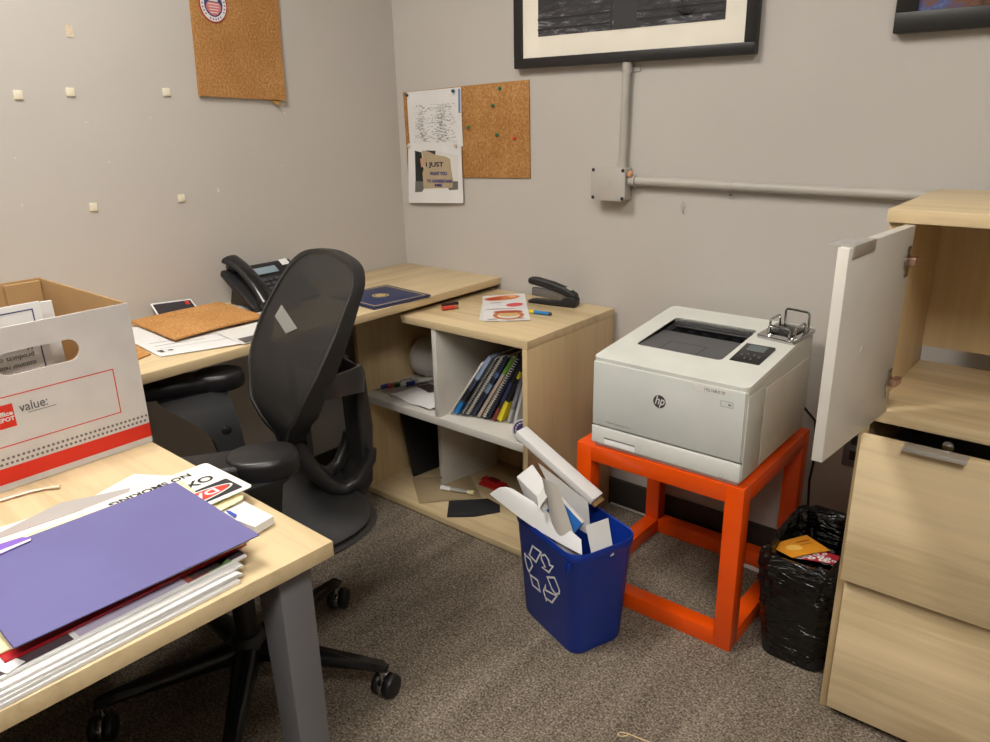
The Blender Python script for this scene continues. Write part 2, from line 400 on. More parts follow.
# upper print: page of dense fine print
pr = lambda x, y, d=.009: at(400+x/6.185, 85+y/6.185, 1, -d)
t = thing('printed_map_page', 'white page of dense grey print pinned above the photo print on the cork board', 'paper', (.19, -.008, 1.19))
a, b_, c, d = pr(62, 368), pr(388, 380), pr(378, 12), pr(42, 45)
def bl(a, b, c, d):
    return lambda u, v: a*(1-u)*(1-v)+b*u*(1-v)+c*u*v+d*(1-u)*v
f0 = bl(a, b_, c, d)
obj('sheet', B().sheet(lambda u, v: f0(u, v)+Vector((0, -.004*sin(pi*v)*(.5+u*.5)*.6-.002*sin(5*u)*(1-v), 0)), 8, 8, .0004), M_paper, t)
def fs(u, v, e=.0012):
    q = f0(u, v); return q+Vector((0, -.004*sin(pi*v)*(.5+u*.5)*.6-.002*sin(5*u)*(1-v)-e, 0))
bb = B()
for k in range(520):
    cx = random.choice([random.gauss(.25, .05), random.gauss(.62, .09), random.gauss(.62, .12), random.uniform(.12, .85)])
    v = random.uniform(.06, .74)
    if cx < .08 or cx > .9: continue
    w = random.uniform(.01, .05); h = .005
    bb.poly([fs(cx, v), fs(min(cx+w, .93), v), fs(min(cx+w, .93), v+h), fs(cx, v+h)])
o = obj('fine_print', bb, M_inkg, t); o['kind'] = 'stuff'
obj('blue_bar', B().sheet(lambda u, v: fs(.95+.035*u, .57+.4*v), 1, 3, .0002), cm((110, 130, 176)), t)
# lower print: photo of a hand-lettered cardboard sign
t = thing('photo_print', 'white print showing a hand-lettered cardboard sign, pinned low left on the cork board', 'photo', (.17, -.009, .975))
a, b_, c, d = pr(55, 728, .012), pr(392, 730, .012), pr(378, 378, .012), pr(50, 362, .012)
f1 = bl(a, b_, c, d)
g1 = lambda u, v, e=0: f1(u, v)+Vector((0, -.006*(1-v)**2*sin(pi*u)-e, 0))
obj('sheet', B().sheet(lambda u, v: g1(u, v), 8, 8, .0004), M_paper, t)
def pix_uv(x, y):       # crop pixel -> u,v on the print
    q = pr(x, y, .012); u = (q.x-a.x)/((b_.x-a.x)); v = (q.z-a.z)/(d.z-a.z); return u, v
def patch(name, pts, m, e, par=t, n=1):
    top = []
    for x, y in pts:
        u, v = pix_uv(x, y); top.append(g1(u, v, e))
    bq = B(); bq.extrude(top, (0, -.0002, 0)); return obj(name, bq, m, par)
patch('photo', [(82, 405), (215, 402), (362, 430), (362, 662), (95, 665)], M_paper2, .0010)
patch('photo_dark_crowd', [(82, 405), (125, 415), (150, 560), (150, 600), (95, 596)], cm((30, 34, 30)), .0014)
patch('photo_road', [(93, 596), (362, 606), (362, 662), (95, 665)], cm((104, 104, 100)), .0014)
patch('photo_dark_corner', [(150, 402), (215, 402), (215, 430), (160, 430)], cm((60, 56, 50)), .0014)
patch('photo_hand', [(118, 455), (140, 450), (152, 500), (128, 510)], cm((196, 150, 120)), .0018)
patch('photo_cardboard_sign', [(128, 405), (160, 405), (215, 428), (285, 440), (312, 455), (318, 520), (332, 600), (330, 648), (150, 645), (138, 545), (150, 500)], cm((176, 158, 128)), .0022)
u0, v0 = pix_uv(155, 497); Mx = lambda x, y: basis(g1(*pix_uv(x, y), .0028), (1, 0, .03), (0, 0, 1))
SG = cm((50, 50, 70)); SB = cm((52, 62, 130))
text('lettering', 'I JUST', .022, Mx(160, 505), SG, t, width=.088, bold=.0006)
text('lettering', 'WANT YOU', .017, Mx(186, 560), SB, t, width=.086, bold=.0006)
text('lettering', 'TO UNDERSTAND', .015, Mx(170, 606), SB, t, width=.128, bold=.0005)
text('lettering', 'ME', .013, Mx(222, 634), SB, t, width=.036, bold=.0005)
M_green = mat('green_pin_plastic', (30, 110, 84), .3); M_pinw = mat('clear_pin_plastic', (205, 200, 190), .2)
pins = [(500.4, 88.3, M_green, 'green push pin in the cork board, topmost'), (493.3, 105.5, M_green, 'green push pin, second from the top on the bare cork'),
        (469, 127.5, M_green, 'green push pin nearest the prints on the bare cork'), (497.4, 134.6, M_green, 'green push pin just left of the red one'),
        (515, 138.2, mat('red_pin_plastic', (206, 58, 40), .3), 'red push pin in the cork board'), (408.8, 95.2, cm((26, 84, 96), .3), 'teal push pin holding the top left corner of the upper page'),
        (455, 91, cm((26, 84, 96), .3), 'teal push pin holding the top right corner of the upper page'), (457.7, 145.6, M_pinw, 'clear push pin at the top right of the photo print'),
        (410.8, 145.9, M_pinw, 'clear push pin at the top left of the photo print')]
for px, py, m, lb in pins:
    p = at(px, py, 1, -.006); s_ = Matrix.Rotation(pi/2, 4, 'X')
    dz = .006 if m in (M_green,) or lb.startswith('red') else .009
    b = B().lathe([(.0055, 0), (.0055, .0010), (.0026, .0018), (.0026, .0042), (.0050, .0054), (.0054, .0070), (.0036, .0080)], p+Vector((0, -(.0 if dz == .006 else .0075), 0)), 12, s_)
    tag(obj('push_pin', b, m), lb, 'push pin', 'push pins in the cork board')

# ------------------------------------------------------------------ framed pictures
def picture(lb, x0, x1, z0, z1, fw, matw, img_inset, m_img, tall):
    t = thing('framed_picture', lb, 'picture', ((x0+x1)/2, -.001, z0))
    y0, y1 = -.032, -.002
    for (ax, bx, az, bz) in ((x0, x1, z0, z0+fw), (x0, x1, z1-fw, z1), (x0, x0+fw, z0+fw, z1-fw), (x1-fw, x1, z0+fw, z1-fw)):
        obj('frame_rail', B().box(ax, bx, y0, y1, az, bz, .0025), M_frame, t)
    obj('backing', B().box(x0+.005, x1-.005, -.01, -.002, z0+.005, z1-.005, 0), M_black, t)
    obj('mat_board', B().box(x0+fw-.002, x1-fw+.002, -.02, -.014, z0+fw-.002, z1-fw+.002, 0), matw, t)
    im = obj('photo', B().box(x0+img_inset[0], x1-img_inset[0], -.0212, -.0195, z0+img_inset[1], z1-img_inset[1], 0), m_img, t)
    return t, im
t, im = picture('large black-framed black and white landscape photo with a white mat on the back wall', .575, 1.352, 1.424, 1.97, .029, M_mat, (.088, .088), M_bw, True)
im.data.name = 'photo'
# dark trunk, rail lines and bush in the photograph
D1 = cm((30, 31, 33)); ph = B()
obj('photo_trunk', B().box(.93, 1.005, -.0216, -.0212, 1.512, 1.88, 0), cm((52, 53, 55)), t)
obj('photo_trunk', B().box(.918, .926, -.0216, -.0212, 1.512, 1.88, 0), cm((42, 43, 45)), t)
for (xa_, xb_, z) in ((.662, .918, 1.528), (1.005, 1.262, 1.53), (.662, .918, 1.556), (1.005, 1.262, 1.55)):
    obj('photo_rail_line', B().box(xa_, xb_, -.0216, -.0212, z, z+.006, 0), D1, t)
bb = B()
for k in range(26):
    a_ = random.uniform(.3, 2.8); l = random.uniform(.02, .06); q = Vector((1.155+random.uniform(-.01, .01), -.0216, 1.53))
    r_ = q+Vector((cos(a_)*l, 0, sin(a_)*l)); bb.poly([q, q+Vector((.0015, 0, 0)), r_+Vector((.0012, 0, .001)), r_])
obj('photo_bush', bb, D1, t)
t, im = picture('black-framed colour photo at the top right of the back wall', 1.672, 2.25, 1.447, 1.88, .044, M_frame, (.044, .042), M_cp, True)

# ------------------------------------------------------------------ electrical conduit
t = thing('junction_box', 'square grey painted electrical junction box on the back wall below the large picture', 'junction box', (.945, -.001, 1.036))
cs = .011
oc = [(.884+cs, 1.037), (1.002-cs, 1.037), (1.002, 1.037+cs), (1.002, 1.134-cs), (1.002-cs, 1.134), (.884+cs, 1.134), (.884, 1.134-cs), (.884, 1.037+cs)]
obj('body', B().box(.888, .998, -.0475, -.0005, 1.039, 1.132, .004), M_cond, t)
obj('cover', B().extrude([(x, -.051, z) for x, z in oc], (0, .003, 0), .0004), M_cond, t)
for x, z in ((.892, 1.045), (.994, 1.045), (.892, 1.126), (.994, 1.126)):
    obj('screw', B().lathe([(.0055, 0), (.0055, .001), (.003, .0014)], (x, -.0509, z), 10, Matrix.Rotation(pi/2, 4, 'X')), M_ink, t)
obj('knockout', B().lathe([(.011, 0), (.011, .0012), (.010, .0014)], (.943, -.051, 1.085), 20, Matrix.Rotation(pi/2, 4, 'X')), M_cond, t)
obj('orange_cap', B().lathe([(.007, 0), (.008, .004), (.006, .014), (.003, .016)], (1.006, -.035, 1.110), 12, Matrix.Rotation(.5, 4, 'Y')), mat('salmon_cap', (226, 160, 120), .5), t)
t = thing('upright_conduit', 'upright grey painted conduit pipe rising from the junction box behind the large picture', 'pipe', (.975, -.02, 1.13))
obj('pipe', B().tube([(.973, -.018, 1.14), (.975, -.018, 1.3), (.977, -.018, 1.424)], .0115, 14), M_cond, t)
obj('connector', B().tube([(.973, -.018, 1.132), (.973, -.018, 1.146)], .0155, 14), M_cond, t)
obj('connector', B().tube([(.977, -.016, 1.395), (.977, -.016, 1.423)], .0145, 14), M_cond, t)
obj('strap', B().box(.975, 1.012, -.004, -.001, 1.398, 1.412, .001), M_cond, t)
t = thing('horizontal_conduit', 'horizontal grey painted conduit pipe running right from the junction box to behind the cabinet', 'pipe', (1.5, -.02, 1.08))
obj('pipe', B().tube([(1.0, -.02, 1.096), (1.3, -.02, 1.094), (1.9, -.02, 1.09), (3.6, -.02, 1.088)], .0125, 14), M_cond, t)
obj('connector', B().tube([(1.001, -.022, 1.096), (1.022, -.022, 1.096)], .0165, 14), M_cond, t)
b = B(); b.tube([(1.30+.0001, -.02, 1.094), (1.318, -.02, 1.094)], .0142, 14); b.box(1.3, 1.318, -.004, -.001, 1.058, 1.09, .001)
obj('strap', b, M_cond, t)
obj('screw', B().lathe([(.003, 0), (.003, .002)], (1.309, -.004, 1.067), 8, Matrix.Rotation(pi/2, 4, 'X')), M_steel, t)
b = B().lathe([(.007, 0), (.007, .002), (.005, .003)], (1.167, -.0005, 1.03), 16, Matrix.Rotation(pi/2, 4, 'X'), 1, 1.9)
b.lathe([(.003, .0), (.003, .005)], (1.169, -.002, 1.013), 10, Matrix.Rotation(pi/2, 4, 'X'))
tag(obj('adhesive_hook', b, M_cond), 'small painted adhesive hook on the back wall below the horizontal conduit', 'hook')

# ------------------------------------------------------------------ credenza desk along the left wall
H = .74
t = thing('wall_desk', 'long maple laminate desk along the left wall reaching the back corner', 'desk', (.24, -.74, 0))
obj('desktop', B().box(.002, .481, -1.478, -.002, H-.025, H, .0015), M_woody, t)
for (x, y) in ((.05, -1.40), (.43, -1.40), (.05, -.60)):
    obj('leg', B().box(x-.025, x+.025, y-.02, y+.02, 0, H-.026, .002), M_steel, t)
# ------------------------------------------------------------------ near desk
th = -.0257
t = thing('near_desk', 'maple laminate desk with grey steel legs in the near left corner of the view', 'desk', (1.407, -1.501, 0), th)
obj('desktop', B().box(-1.355, 0, -.76, 0, H-.024, H, .0015), M_woodx, t, False)
def leg(x, y, sx):
    b = B(); w = .052
    b.hexa([(x-.018*sx, y-w/2+.004, 0), (x+.018*sx, y-w/2+.004, 0), (x+.018*sx, y+w/2, 0), (x-.018*sx, y+w/2, 0),
            (x-.042*sx, y-w/2, H-.025), (x+.018*sx, y-w/2, H-.025), (x+.018*sx, y+w/2, H-.025), (x-.042*sx, y+w/2, H-.025)], .003)
    return b
for (x, y, s_) in ((-.035, -.055, 1), (-.035, -.70, 1), (-1.31, -.055, -1), (-1.31, -.70, -1)):
    obj('leg', leg(x, y, s_), M_steel, t, False)
obj('unseen_shade_panel', B().box(-1.28, -.08, -.735, -.717, .06, H-.026, .001), M_steel, t, False)  # added out of view to block light and darken the space below the desktop
obj('unseen_shade_end', B().box(-1.35, -1.335, -.735, -.03, .02, H-.026, .001), M_steel, t, False)  # unseen, added to keep light out from the left end
obj('rail', B().box(-.42, -.39, -.70, -.06, H-.06, H-.026, .002), M_steel, t, False)
obj('rail', B().box(-1.0, -.97, -.70, -.06, H-.06, H-.026, .002), M_steel, t, False)

# ------------------------------------------------------------------ bookcase
x0, x1, Db, Hb = .2163, .9585, .4722, .6984
t = thing('bookcase', 'low open maple bookcase with four cubbies standing beside the wall desk', 'bookcase', ((x0+x1)/2, -.24, 0))
obj('top_panel', B().extrude([(.462, -Db, Hb-.024), (x1, -Db, Hb-.024), (x1, -Db, Hb), (.452, -Db, Hb)], (0, Db-.0135, 0), .001), M_woodx, t)
obj('side_panel', B().box(x0, x0+.018, -Db, -.0135, 0, .7135, .001), M_woodz, t)
obj('side_panel', B().box(x1-.018, x1, -Db, -.0135, 0, Hb-.0245, .001), M_woodz, t)
obj('bottom_panel', B().box(x0+.0185, x1-.0185, -Db, -.0135, .004, .026, .001), M_woodx, t)
obj('back_panel', B().box(x0+.0185, x1-.0185, -.022, -.014, .027, Hb-.025, 0), M_woodz, t)
obj('shelf', B().box(x0+.0185, x1-.0185, -Db+.002, -.0225, .357, .383, .001), M_greylam, t)
obj('divider', B().box(.585, .603, -Db+.004, -.0225, .3835, Hb-.0245, .001), M_greylam, t)
o = t.children
b = B(); M = Matrix.Translation((.437, -.305, .0265)) @ Matrix.Rotation(R_(-10), 4, 'Z')
b.box(-.009, .009, 0, .255, 0, .3295, .001, M)
dv = obj('loose_divider', b, M_greylam, t)
obj('screw_hole', B().lathe([(.004, 0), (.004, .0006)], M @ Vector((0, -.0001, .03)), 10, Matrix.Rotation(pi/2, 4, 'X')), M_ink, dv)

# contents: upper left
SH = .3835
t = thing('marker_bag', 'clear bag of coloured markers on the upper left shelf of the bookcase', 'bag', (.27, -.33, SH))
cols = [(40, 60, 150), (190, 40, 40), (40, 120, 60), (220, 220, 215), (40, 60, 150)]
for k, c in enumerate(cols):
    a0 = Vector((.262+.012*k, -.40+.018*k, SH+.009)); d_ = Vector((.02+.006*k, .13, 0)).normalized()
    obj('marker', B().tube([a0, a0+d_*.11], .007, 10), M_paper2, t)
    ch = obj('marker_cap', B().tube([a0-d_*.002, a0+d_*.03], .0082, 10), cm(c, .35), t)
k = NT('clear_plastic'); k.b.inputs['Transmission Weight'].default_value = 1; k.b.inputs['Roughness'].default_value = .12; k.b.inputs['IOR'].default_value = 1.1; M_clear = k.m
obj('clear_pouch', B().sheet(lambda u, v: (.245+.09*u+.02*v, -.43+.17*v, SH+.002+.022*sin(pi*u)*(.4+.6*sin(pi*v))+.002*sin(17*u+11*v)), 12, 14, .0005), M_clear, t)
b = B().sheet(lambda u, v: (.33+.21*u+.03*v, -.43+.15*v-.02*u*(1-v), SH+.0055+.016*sin(3*u)*sin(2.2*v)+.004*sin(9*u)), 10, 10, .0006)
tag(obj('crumpled_paper', b, M_paper), 'wavy white papers on the upper left shelf against the divider', 'paper')
b = B().sheet(lambda u, v: (.38+.075*u+.02*v, -.345+.04*v-.02*u, SH+.0085+.016*sin(3*((.38+.075*u-.33)/.24))*sin(2.2*((.085+.04*v)/.26))+.006), 5, 4, .0015)
tag(obj('dark_pouch', b, cm((56, 44, 42))), 'small dark brown cloth pouch lying on the white papers on the shelf', 'pouch')
b = B(); Mc = Matrix.Translation((.318, -.195, SH+.0755)) @ Matrix.Rotation(R_(8), 4, 'Z') @ Matrix.Rotation(R_(90), 4, 'Y')
prof = [(.02, -.075), (.05, -.072), (.066, -.058), (.074, -.03), (.0745, .0), (.0745, .07), (.07, .07), (.07, 0), (.06, -.04), (.01, -.06)]
b.lathe(prof, (0, 0, 0), 28, Mc)
tag(obj('white_bowl', b, M_paper2), 'off-white rounded bowl on its side at the back of the upper left cubby', 'bowl')

# leaning notebooks in the upper right cubby
bk = [ # x bottom, y front, lean deg, length, thickness, cover, band list(v0,v1,colour), spiral, label
 (.614, -.430, 36, .245, .006, (208, 204, 198), [], None, 'thin white folder, leftmost of the leaning row in the bookcase'),
 (.634, -.425, 35, .262, .012, (62, 72, 96), [(0, .2, (24, 118, 188)), (.24, .42, (30, 30, 34)), (.62, 1, (150, 166, 196))], None, 'notebook with a bright blue foot and pale blue top in the leaning row'),
 (.655, -.418, 34, .262, .008, (46, 46, 50), [], (120, 118, 112), 'dark notebook with a dull grey coil in the leaning row'),
 (.670, -.412, 34, .268, .009, (34, 36, 40), [], (206, 202, 190), 'black notebook with a broad white coil, left one of two white-coiled'),
 (.690, -.405, 33, .262, .013, (40, 46, 72), [(.4, .55, (120, 140, 170)), (.66, .74, (86, 110, 150))], None, 'navy patterned notebook between the two white-coiled notebooks'),
 (.709, -.400, 33, .270, .010, (178, 160, 146), [(.72, .98, (98, 146, 48))], None, 'pinkish beige notebook with a green top in the leaning row'),
 (.727, -.398, 32, .272, .008, (30, 30, 34), [], (214, 210, 198), 'black notebook with a narrow white coil, right one of two white-coiled'),
 (.744, -.395, 30, .266, .014, (24, 28, 52), [], None, 'thick dark navy notebook right of the white coils'),
 (.765, -.392, 28, .262, .009, (28, 27, 30), [(0, .2, (120, 50, 44)), (.3, .6, (44, 48, 80))], None, 'black and red notebook leaning next to the yellow one'),
 (.784, -.386, 25, .258, .014, (26, 26, 28), [(0, .3, (226, 208, 40)), (.66, .76, (220, 200, 50))], None, 'black notebook with a bright yellow foot in the leaning row'),
 (.812, -.375, 19, .250, .010, (172, 172, 174), [(.2, .9, (120, 120, 126))], None, 'grey magazine right of the yellow-footed notebook'),
 (.832, -.368, 15, .248, .010, (196, 196, 198), [], None, 'pale grey magazine, rightmost of the leaning row in the bookcase')]
for (bx_, by_, ln, L_, T_, c, bands, sp, lb) in bk:
    t = thing('notebook', lb, 'notebook', (bx_, by_+.09, SH), 0, 'notebooks leaning in the bookcase')
    M = Matrix.Translation((bx_, by_, SH+.0005)) @ Matrix.Rotation(R_(ln), 4, 'Y')
    # lower left corner rests on the shelf: body from x=-T..0 in the leaning frame
    M = M @ Matrix.Translation((-T_, 0, T_*math.tan(R_(ln))*.9))
    D_ = .20
    obj('pages', B().box(.0012, T_-.0012, .003, D_-.002, .002, L_-.002, 0, M), M_paper2, t)
    obj('cover', B().box(0, .0012, 0, D_, 0, L_, 0, M), cm(c), t)
    obj('cover', B().box(T_-.0012, T_, 0, D_, 0, L_, 0, M), cm(c), t)
    if sp is None:
        s_o = obj('spine', B().box(-.0002, T_+.0002, -.001, .002, 0, L_, .0008, M), cm(c), t)
        for v0_, v1_, bc in bands:
            obj('colour_band', B().box(-.0006, T_+.0006, -.0018, .05, v0_*L_, v1_*L_, 0, M), cm(bc), s_o)
    else:
        b = B()
        for k in range(26):
            z_ = .01+k*(L_-.02)/25
            b.tube([M @ Vector((T_/2+(T_*.62)*cos(q), .004-.008*sin(q), z_)) for q in (pi, pi*.75, pi/2, pi*.25, 0)], .0014, 5)
        o = obj('spiral_coil', b, cm(sp, .4), t)
t = thing('purple_badge', 'purple and white half-round paper badge at the right end of the bookcase shelf', 'badge', (.925, -.49, SH))
C0 = Vector((.9385, -.462, SH+.040))
Mb = basis(C0, (.95, .30, 0), (.04, 0, 1))
half = [(.037*cos(a_), .037*sin(a_)) for a_ in [pi/2+pi*k/20 for k in range(21)]]
plate('disc', [half], .0012, Mb, cm((74, 52, 112)), t)
rim_ = half + [(.033*cos(a_), .033*sin(a_)) for a_ in [3*pi/2-pi*k/20 for k in range(21)]]
plate('white_ring', [rim_], .0005, Mb @ Matrix.Translation((0, 0, .0012)), M_paper, t)
for k in range(8):
    a_ = pi*.56+k*.36; plate('printed_mark', [[(-.002, -.003), (.002, -.003), (.002, .003), (-.002, .003)]], .0004, Mb @ Matrix.Translation((.026*cos(a_), .026*sin(a_), .0012)) @ Matrix.Rotation(a_, 4, 'Z'), M_paper2, t)

# contents: lower cubbies
FZ = .0265
M = Matrix.Translation((.318, -.325, FZ+.001)) @ Matrix.Rotation(R_(-8), 4, 'Z') @ Matrix.Rotation(R_(-14), 4, 'Y')
tag(obj('black_binder', B().box(-.012, 0, 0, .20, .003, .30, .003, M), M_black), 'thin black binder leaning against the left side of the lower cubby', 'binder')
b = quad_sheet(at(412, 478, 2, FZ+.001), at(419, 503.5, 2, FZ+.001), at(482, 498, 2, FZ+.001), at(470, 476, 2, FZ+.001), lambda u, v: .001+.0012*sin(6*u+4*v)**2, 8, 8, .0006)
tag(obj('brown_paper_sleeve', b, mat('tan_sleeve', (168, 148, 116), .35)), 'tan paper sleeve lying flat in the bottom of the bookcase', 'sleeve')
t = thing('small_tube_packet', 'small white tube packet on the tan sleeve in the bottom of the bookcase', 'tube', tuple(at(455, 492, 2, FZ+.004)))
q0, q1 = at(441, 487.5, 2, FZ+.012), at(474, 493, 2, FZ+.012); dd = q1-q0
obj('cap', B().tube([q0, q0+dd*.3], .0085, 12), M_paper, t)
obj('body', B().tube([q0+dd*.3, q0+dd*.8], [.0075, .007], 12), mat('clear_grey_tube', (170, 168, 160), .2), t)
obj('tip', B().tube([q0+dd*.8, q1], [.007, .0085], 12), M_cream, t)
t = thing('hole_punch', 'small red plastic hole punch in the back of the lower right cubby', 'hole punch', tuple(at(493, 488, 2, FZ)))
q0 = at(494, 487, 2, FZ); M = Matrix.Translation(q0) @ Matrix.Rotation(R_(2), 4, 'Z')
obj('base', B().box(-.055, .055, -.022, .022, .0005, .012, .004, M), M_red, t)
obj('lever', B().box(-.05, .05, -.018, .018, .013, .026, .006, M @ Matrix.Rotation(R_(3), 4, 'Y')), M_red, t)
obj('grip', B().box(-.02, .02, -.012, .012, .0285, .031, .001, M @ Matrix.Rotation(R_(3), 4, 'Y')), cm((120, 22, 24)), t)
ps = [at(x, y, 2, FZ+.0005) for x, y in ((449, 502), (447, 517.5), (474, 517), (500, 512.5), (500, 506), (488, 499.5))]
tag(obj('black_mouse_pad', B().extrude(ps, (0, 0, .005), .001), mat('black_foam', (34, 34, 35), .85)), 'black rounded pad lying at the front edge of the lower bookcase', 'pad')
t = thing('pink_blue_packet', 'small pink and blue packet at the front of the lower cubby behind the blue bin', 'packet', tuple(at(517, 540, 2, FZ)))
q0 = Vector((.905, -.405, FZ)); M = Matrix.Translation(q0) @ Matrix.Rotation(R_(-30), 4, 'Z')
obj('carton', B().box(-.02, .02, -.014, .014, .0115, .07, .001, M), cm((206, 86, 120)), t)
obj('blue_base', B().box(-.024, .024, -.018, .018, .0005, .011, .002, M), cm((50, 66, 170)), t)

# ------------------------------------------------------------------ things on the bookcase top
t = thing('diploma_folder', 'navy certificate folder with gold seal lying on the wall desk above the bookcase', 'folder', (.24, -.36, H))
A_, B_, C_, D_ = at(352, 297.5, 2, H+.01), at(374, 307, 2, H+.01), at(431, 294, 2, H+.01), at(384.5, 282.5, 2, H+.01)
# rectangle aligned on the near-right edge
e1 = (C_-B_); w_ = e1.length; e1.normalize(); e2 = (D_-C_).normalized()
e2 = (e2-e1*e2.dot(e1)).normalized()
Mf = basis(B_+Vector((0, 0, -.008)), e1, -e2.cross(Vector((0, 0, 1))).cross(Vector((0, 0, 1))) if False else e2)
if Mf.col[2].z < 0: Mf = basis(B_+Vector((0, 0, -.008)), e2, e1)
lw, lh = w_, .235
if abs((Mf.to_3x3() @ Vector((1, 0, 0))).dot(e1)) < .5: lw, lh = .235, w_
obj('lower_cover', B().box(0, lw, 0, lh, -.0015, 0, .0004, Mf), M_navy, t)
obj('pages', B().box(.003, lw-.003, .003, lh-.003, .0002, .0018, 0, Mf), M_paper, t)
o = obj('upper_cover', B().box(0, lw, 0, lh, .002, .006, .001, Mf), M_navy, t)
Mg = Mf @ Matrix.Translation((0, 0, .006))
plate('gold_border', [[(.012, .012), (lw-.012, .012), (lw-.012, lh-.012), (.012, lh-.012)], [(.0165, .0165), (lw-.0165, .0165), (lw-.0165, lh-.0165), (.0165, lh-.0165)]], .0003, Mg, M_gold, o)
plate('gold_seal', [circ(lw/2, lh/2, .027, 28), circ(lw/2, lh/2, .0225, 28)], .0003, Mg, M_gold, o)
plate('gold_seal', [circ(lw/2, lh/2, .019, 8)], .0003, Mg, M_gold, o)
for (px, py, m_, lb) in ((450, 304.2, cm((60, 40, 36), .3), 'small dark red lighter on the bookcase top, the upper of two'), (450, 307.5, cm((196, 66, 46), .3), 'small bright red lighter on the bookcase top, the lower of two')):
    q0 = at(px, py, 2, Hb+.0075); t = thing('lighter', lb, 'lighter', (q0.x, q0.y, Hb), 0, 'lighters on the bookcase top')
    d_ = (at(px+8, py-1.2, 2, Hb+.0075)-at(px-8, py+1.0, 2, Hb+.0075)); L_ = d_.length; d_.normalize()
    obj('body', B().tube([q0-d_*L_*.5, q0+d_*L_*.25], .0068, 12), m_, t); obj('cap', B().tube([q0+d_*L_*.25, q0+d_*L_*.5], .006, 12), cm((170, 120, 90), .35) if px == 450 and py > 305 else M_black, t)
# flyer
t = thing('food_flyer', 'white flyer printed with orange food pictures on the bookcase top', 'flyer', tuple(at(505, 307, 2, Hb)))
S2 = lambda x, y: at(470+x/6.6, 260+y/6.6, 2, Hb+.0035)
A_, B_, C_, D_ = S2(88, 405), S2(398, 395), S2(360, 220), S2(82, 240)
ff = bl(A_, B_, C_, D_)
hz = lambda u, v: Vector((0, 0, .0005*sin(5*u+2*v)))
obj('back_sheet', B().sheet(lambda u, v: bl(S2(60, 392), S2(240, 405), S2(250, 300), S2(78, 290))(u, v)-Vector((0, 0, .0022)), 4, 4, .0004), M_paper2, t)
obj('sheet', B().sheet(lambda u, v: ff(u, v)+hz(u, v), 6, 6, .0008), M_paper, t)
def blob(name, cx, cy, rx, ry, m_, e=.001, n=20, rot=0, hole=0):
    def pt(a_, s_): 
        x_ = rx*s_*cos(a_); y_ = ry*s_*sin(a_); u = cx+x_*cos(rot)-y_*sin(rot); v = cy+x_*sin(rot)+y_*cos(rot)
        return ff(u, v)+hz(u, v)+Vector((0, 0, e))
    b = B()
    if hole:
        for k in range(n):
            a1, a2 = 2*pi*k/n, 2*pi*(k+1)/n; b.poly([pt(a1, hole), pt(a1, 1), pt(a2, 1), pt(a2, hole)])
    else: b.poly([pt(2*pi*k/n, 1) for k in range(n)])
    obj(name, b, m_, t)
blob('food_picture', .45, .86, .42, .10, cm((206, 120, 70)), rot=.06); blob('food_picture', .3, .84, .2, .05, cm((170, 60, 40)), .0013, rot=.1); blob('food_picture', .62, .89, .18, .045, cm((232, 176, 120)), .0013)
blob('red_price_burst', .72, .56, .2, .07, cm((214, 76, 84)), rot=.05)
blob('food_picture', .55, .18, .34, .16, cm((196, 120, 70)), hole=.72); blob('food_picture', .55, .2, .24, .07, cm((214, 178, 110)), .0013)
blob('food_picture', .55, .3, .33, .05, cm((176, 70, 50)), .0014)
for k, (cx, cy, w_) in enumerate(((.3, .67, .3), (.4, .42, .7), (.2, .05, .25), (.8, .06, .2))): blob('print_line', cx, cy, w_/2, .012, cm((130, 110, 100)))
# highlighter
t = thing('blue_highlighter', 'blue pen with a yellow cap end poking out from under the flyer', 'pen', tuple(at(540, 313, 2, Hb)))
q0, q1 = at(529.5, 311.2, 2, Hb+.0065), at(551.5, 314, 2, Hb+.0065); dd = q1-q0
obj('cap', B().tube([q0, q0+dd*.22], .006, 12), cm((232, 206, 40), .35), t); obj('body', B().tube([q0+dd*.22, q0+dd*.9], .0058, 12), cm((36, 122, 186), .35), t)
obj('tip', B().tube([q0+dd*.9, q1], [.0055, .004], 12), M_black, t)
# stapler
q0 = at(531, 302, 2, Hb); q1 = at(576, 307.5, 2, Hb); ax = (q1-q0); Ls = .175; ax.normalize()
t = thing('stapler', 'black and grey desk stapler standing open on the bookcase top', 'stapler', tuple((q0+q1)/2), math.atan2(ax.y, ax.x))
def side(name, pts, w_, m_, bev=.003): return obj(name, B().extrude([(x, -w_/2, z) for x, z in pts], (0, w_, 0), bev), m_, t, False, 50)
side('base', [(-.085, .001), (.082, .001), (.088, .008), (.088, .030), (.07, .036), (.045, .030), (.03, .015), (-.07, .013), (-.086, .010)], .034, M_black)
side('magazine', [(-.075, .026), (.06, .020), (.07, .036), (.03, .048), (-.074, .052)], .02, mat('grey_stapler_metal', (118, 116, 112), .35, .4), .002)
side('handle', [(-.088, .074), (-.084, .064), (-.03, .056), (.03, .043), (.075, .026), (.088, .032), (.084, .045), (.055, .060), (0, .076), (-.06, .086), (-.084, .085)], .03, M_black, .006)
side('label_strip', [(.05, .0628), (.068, .0545), (.070, .0565), (.052, .0648)], .02, M_alu, .0005)

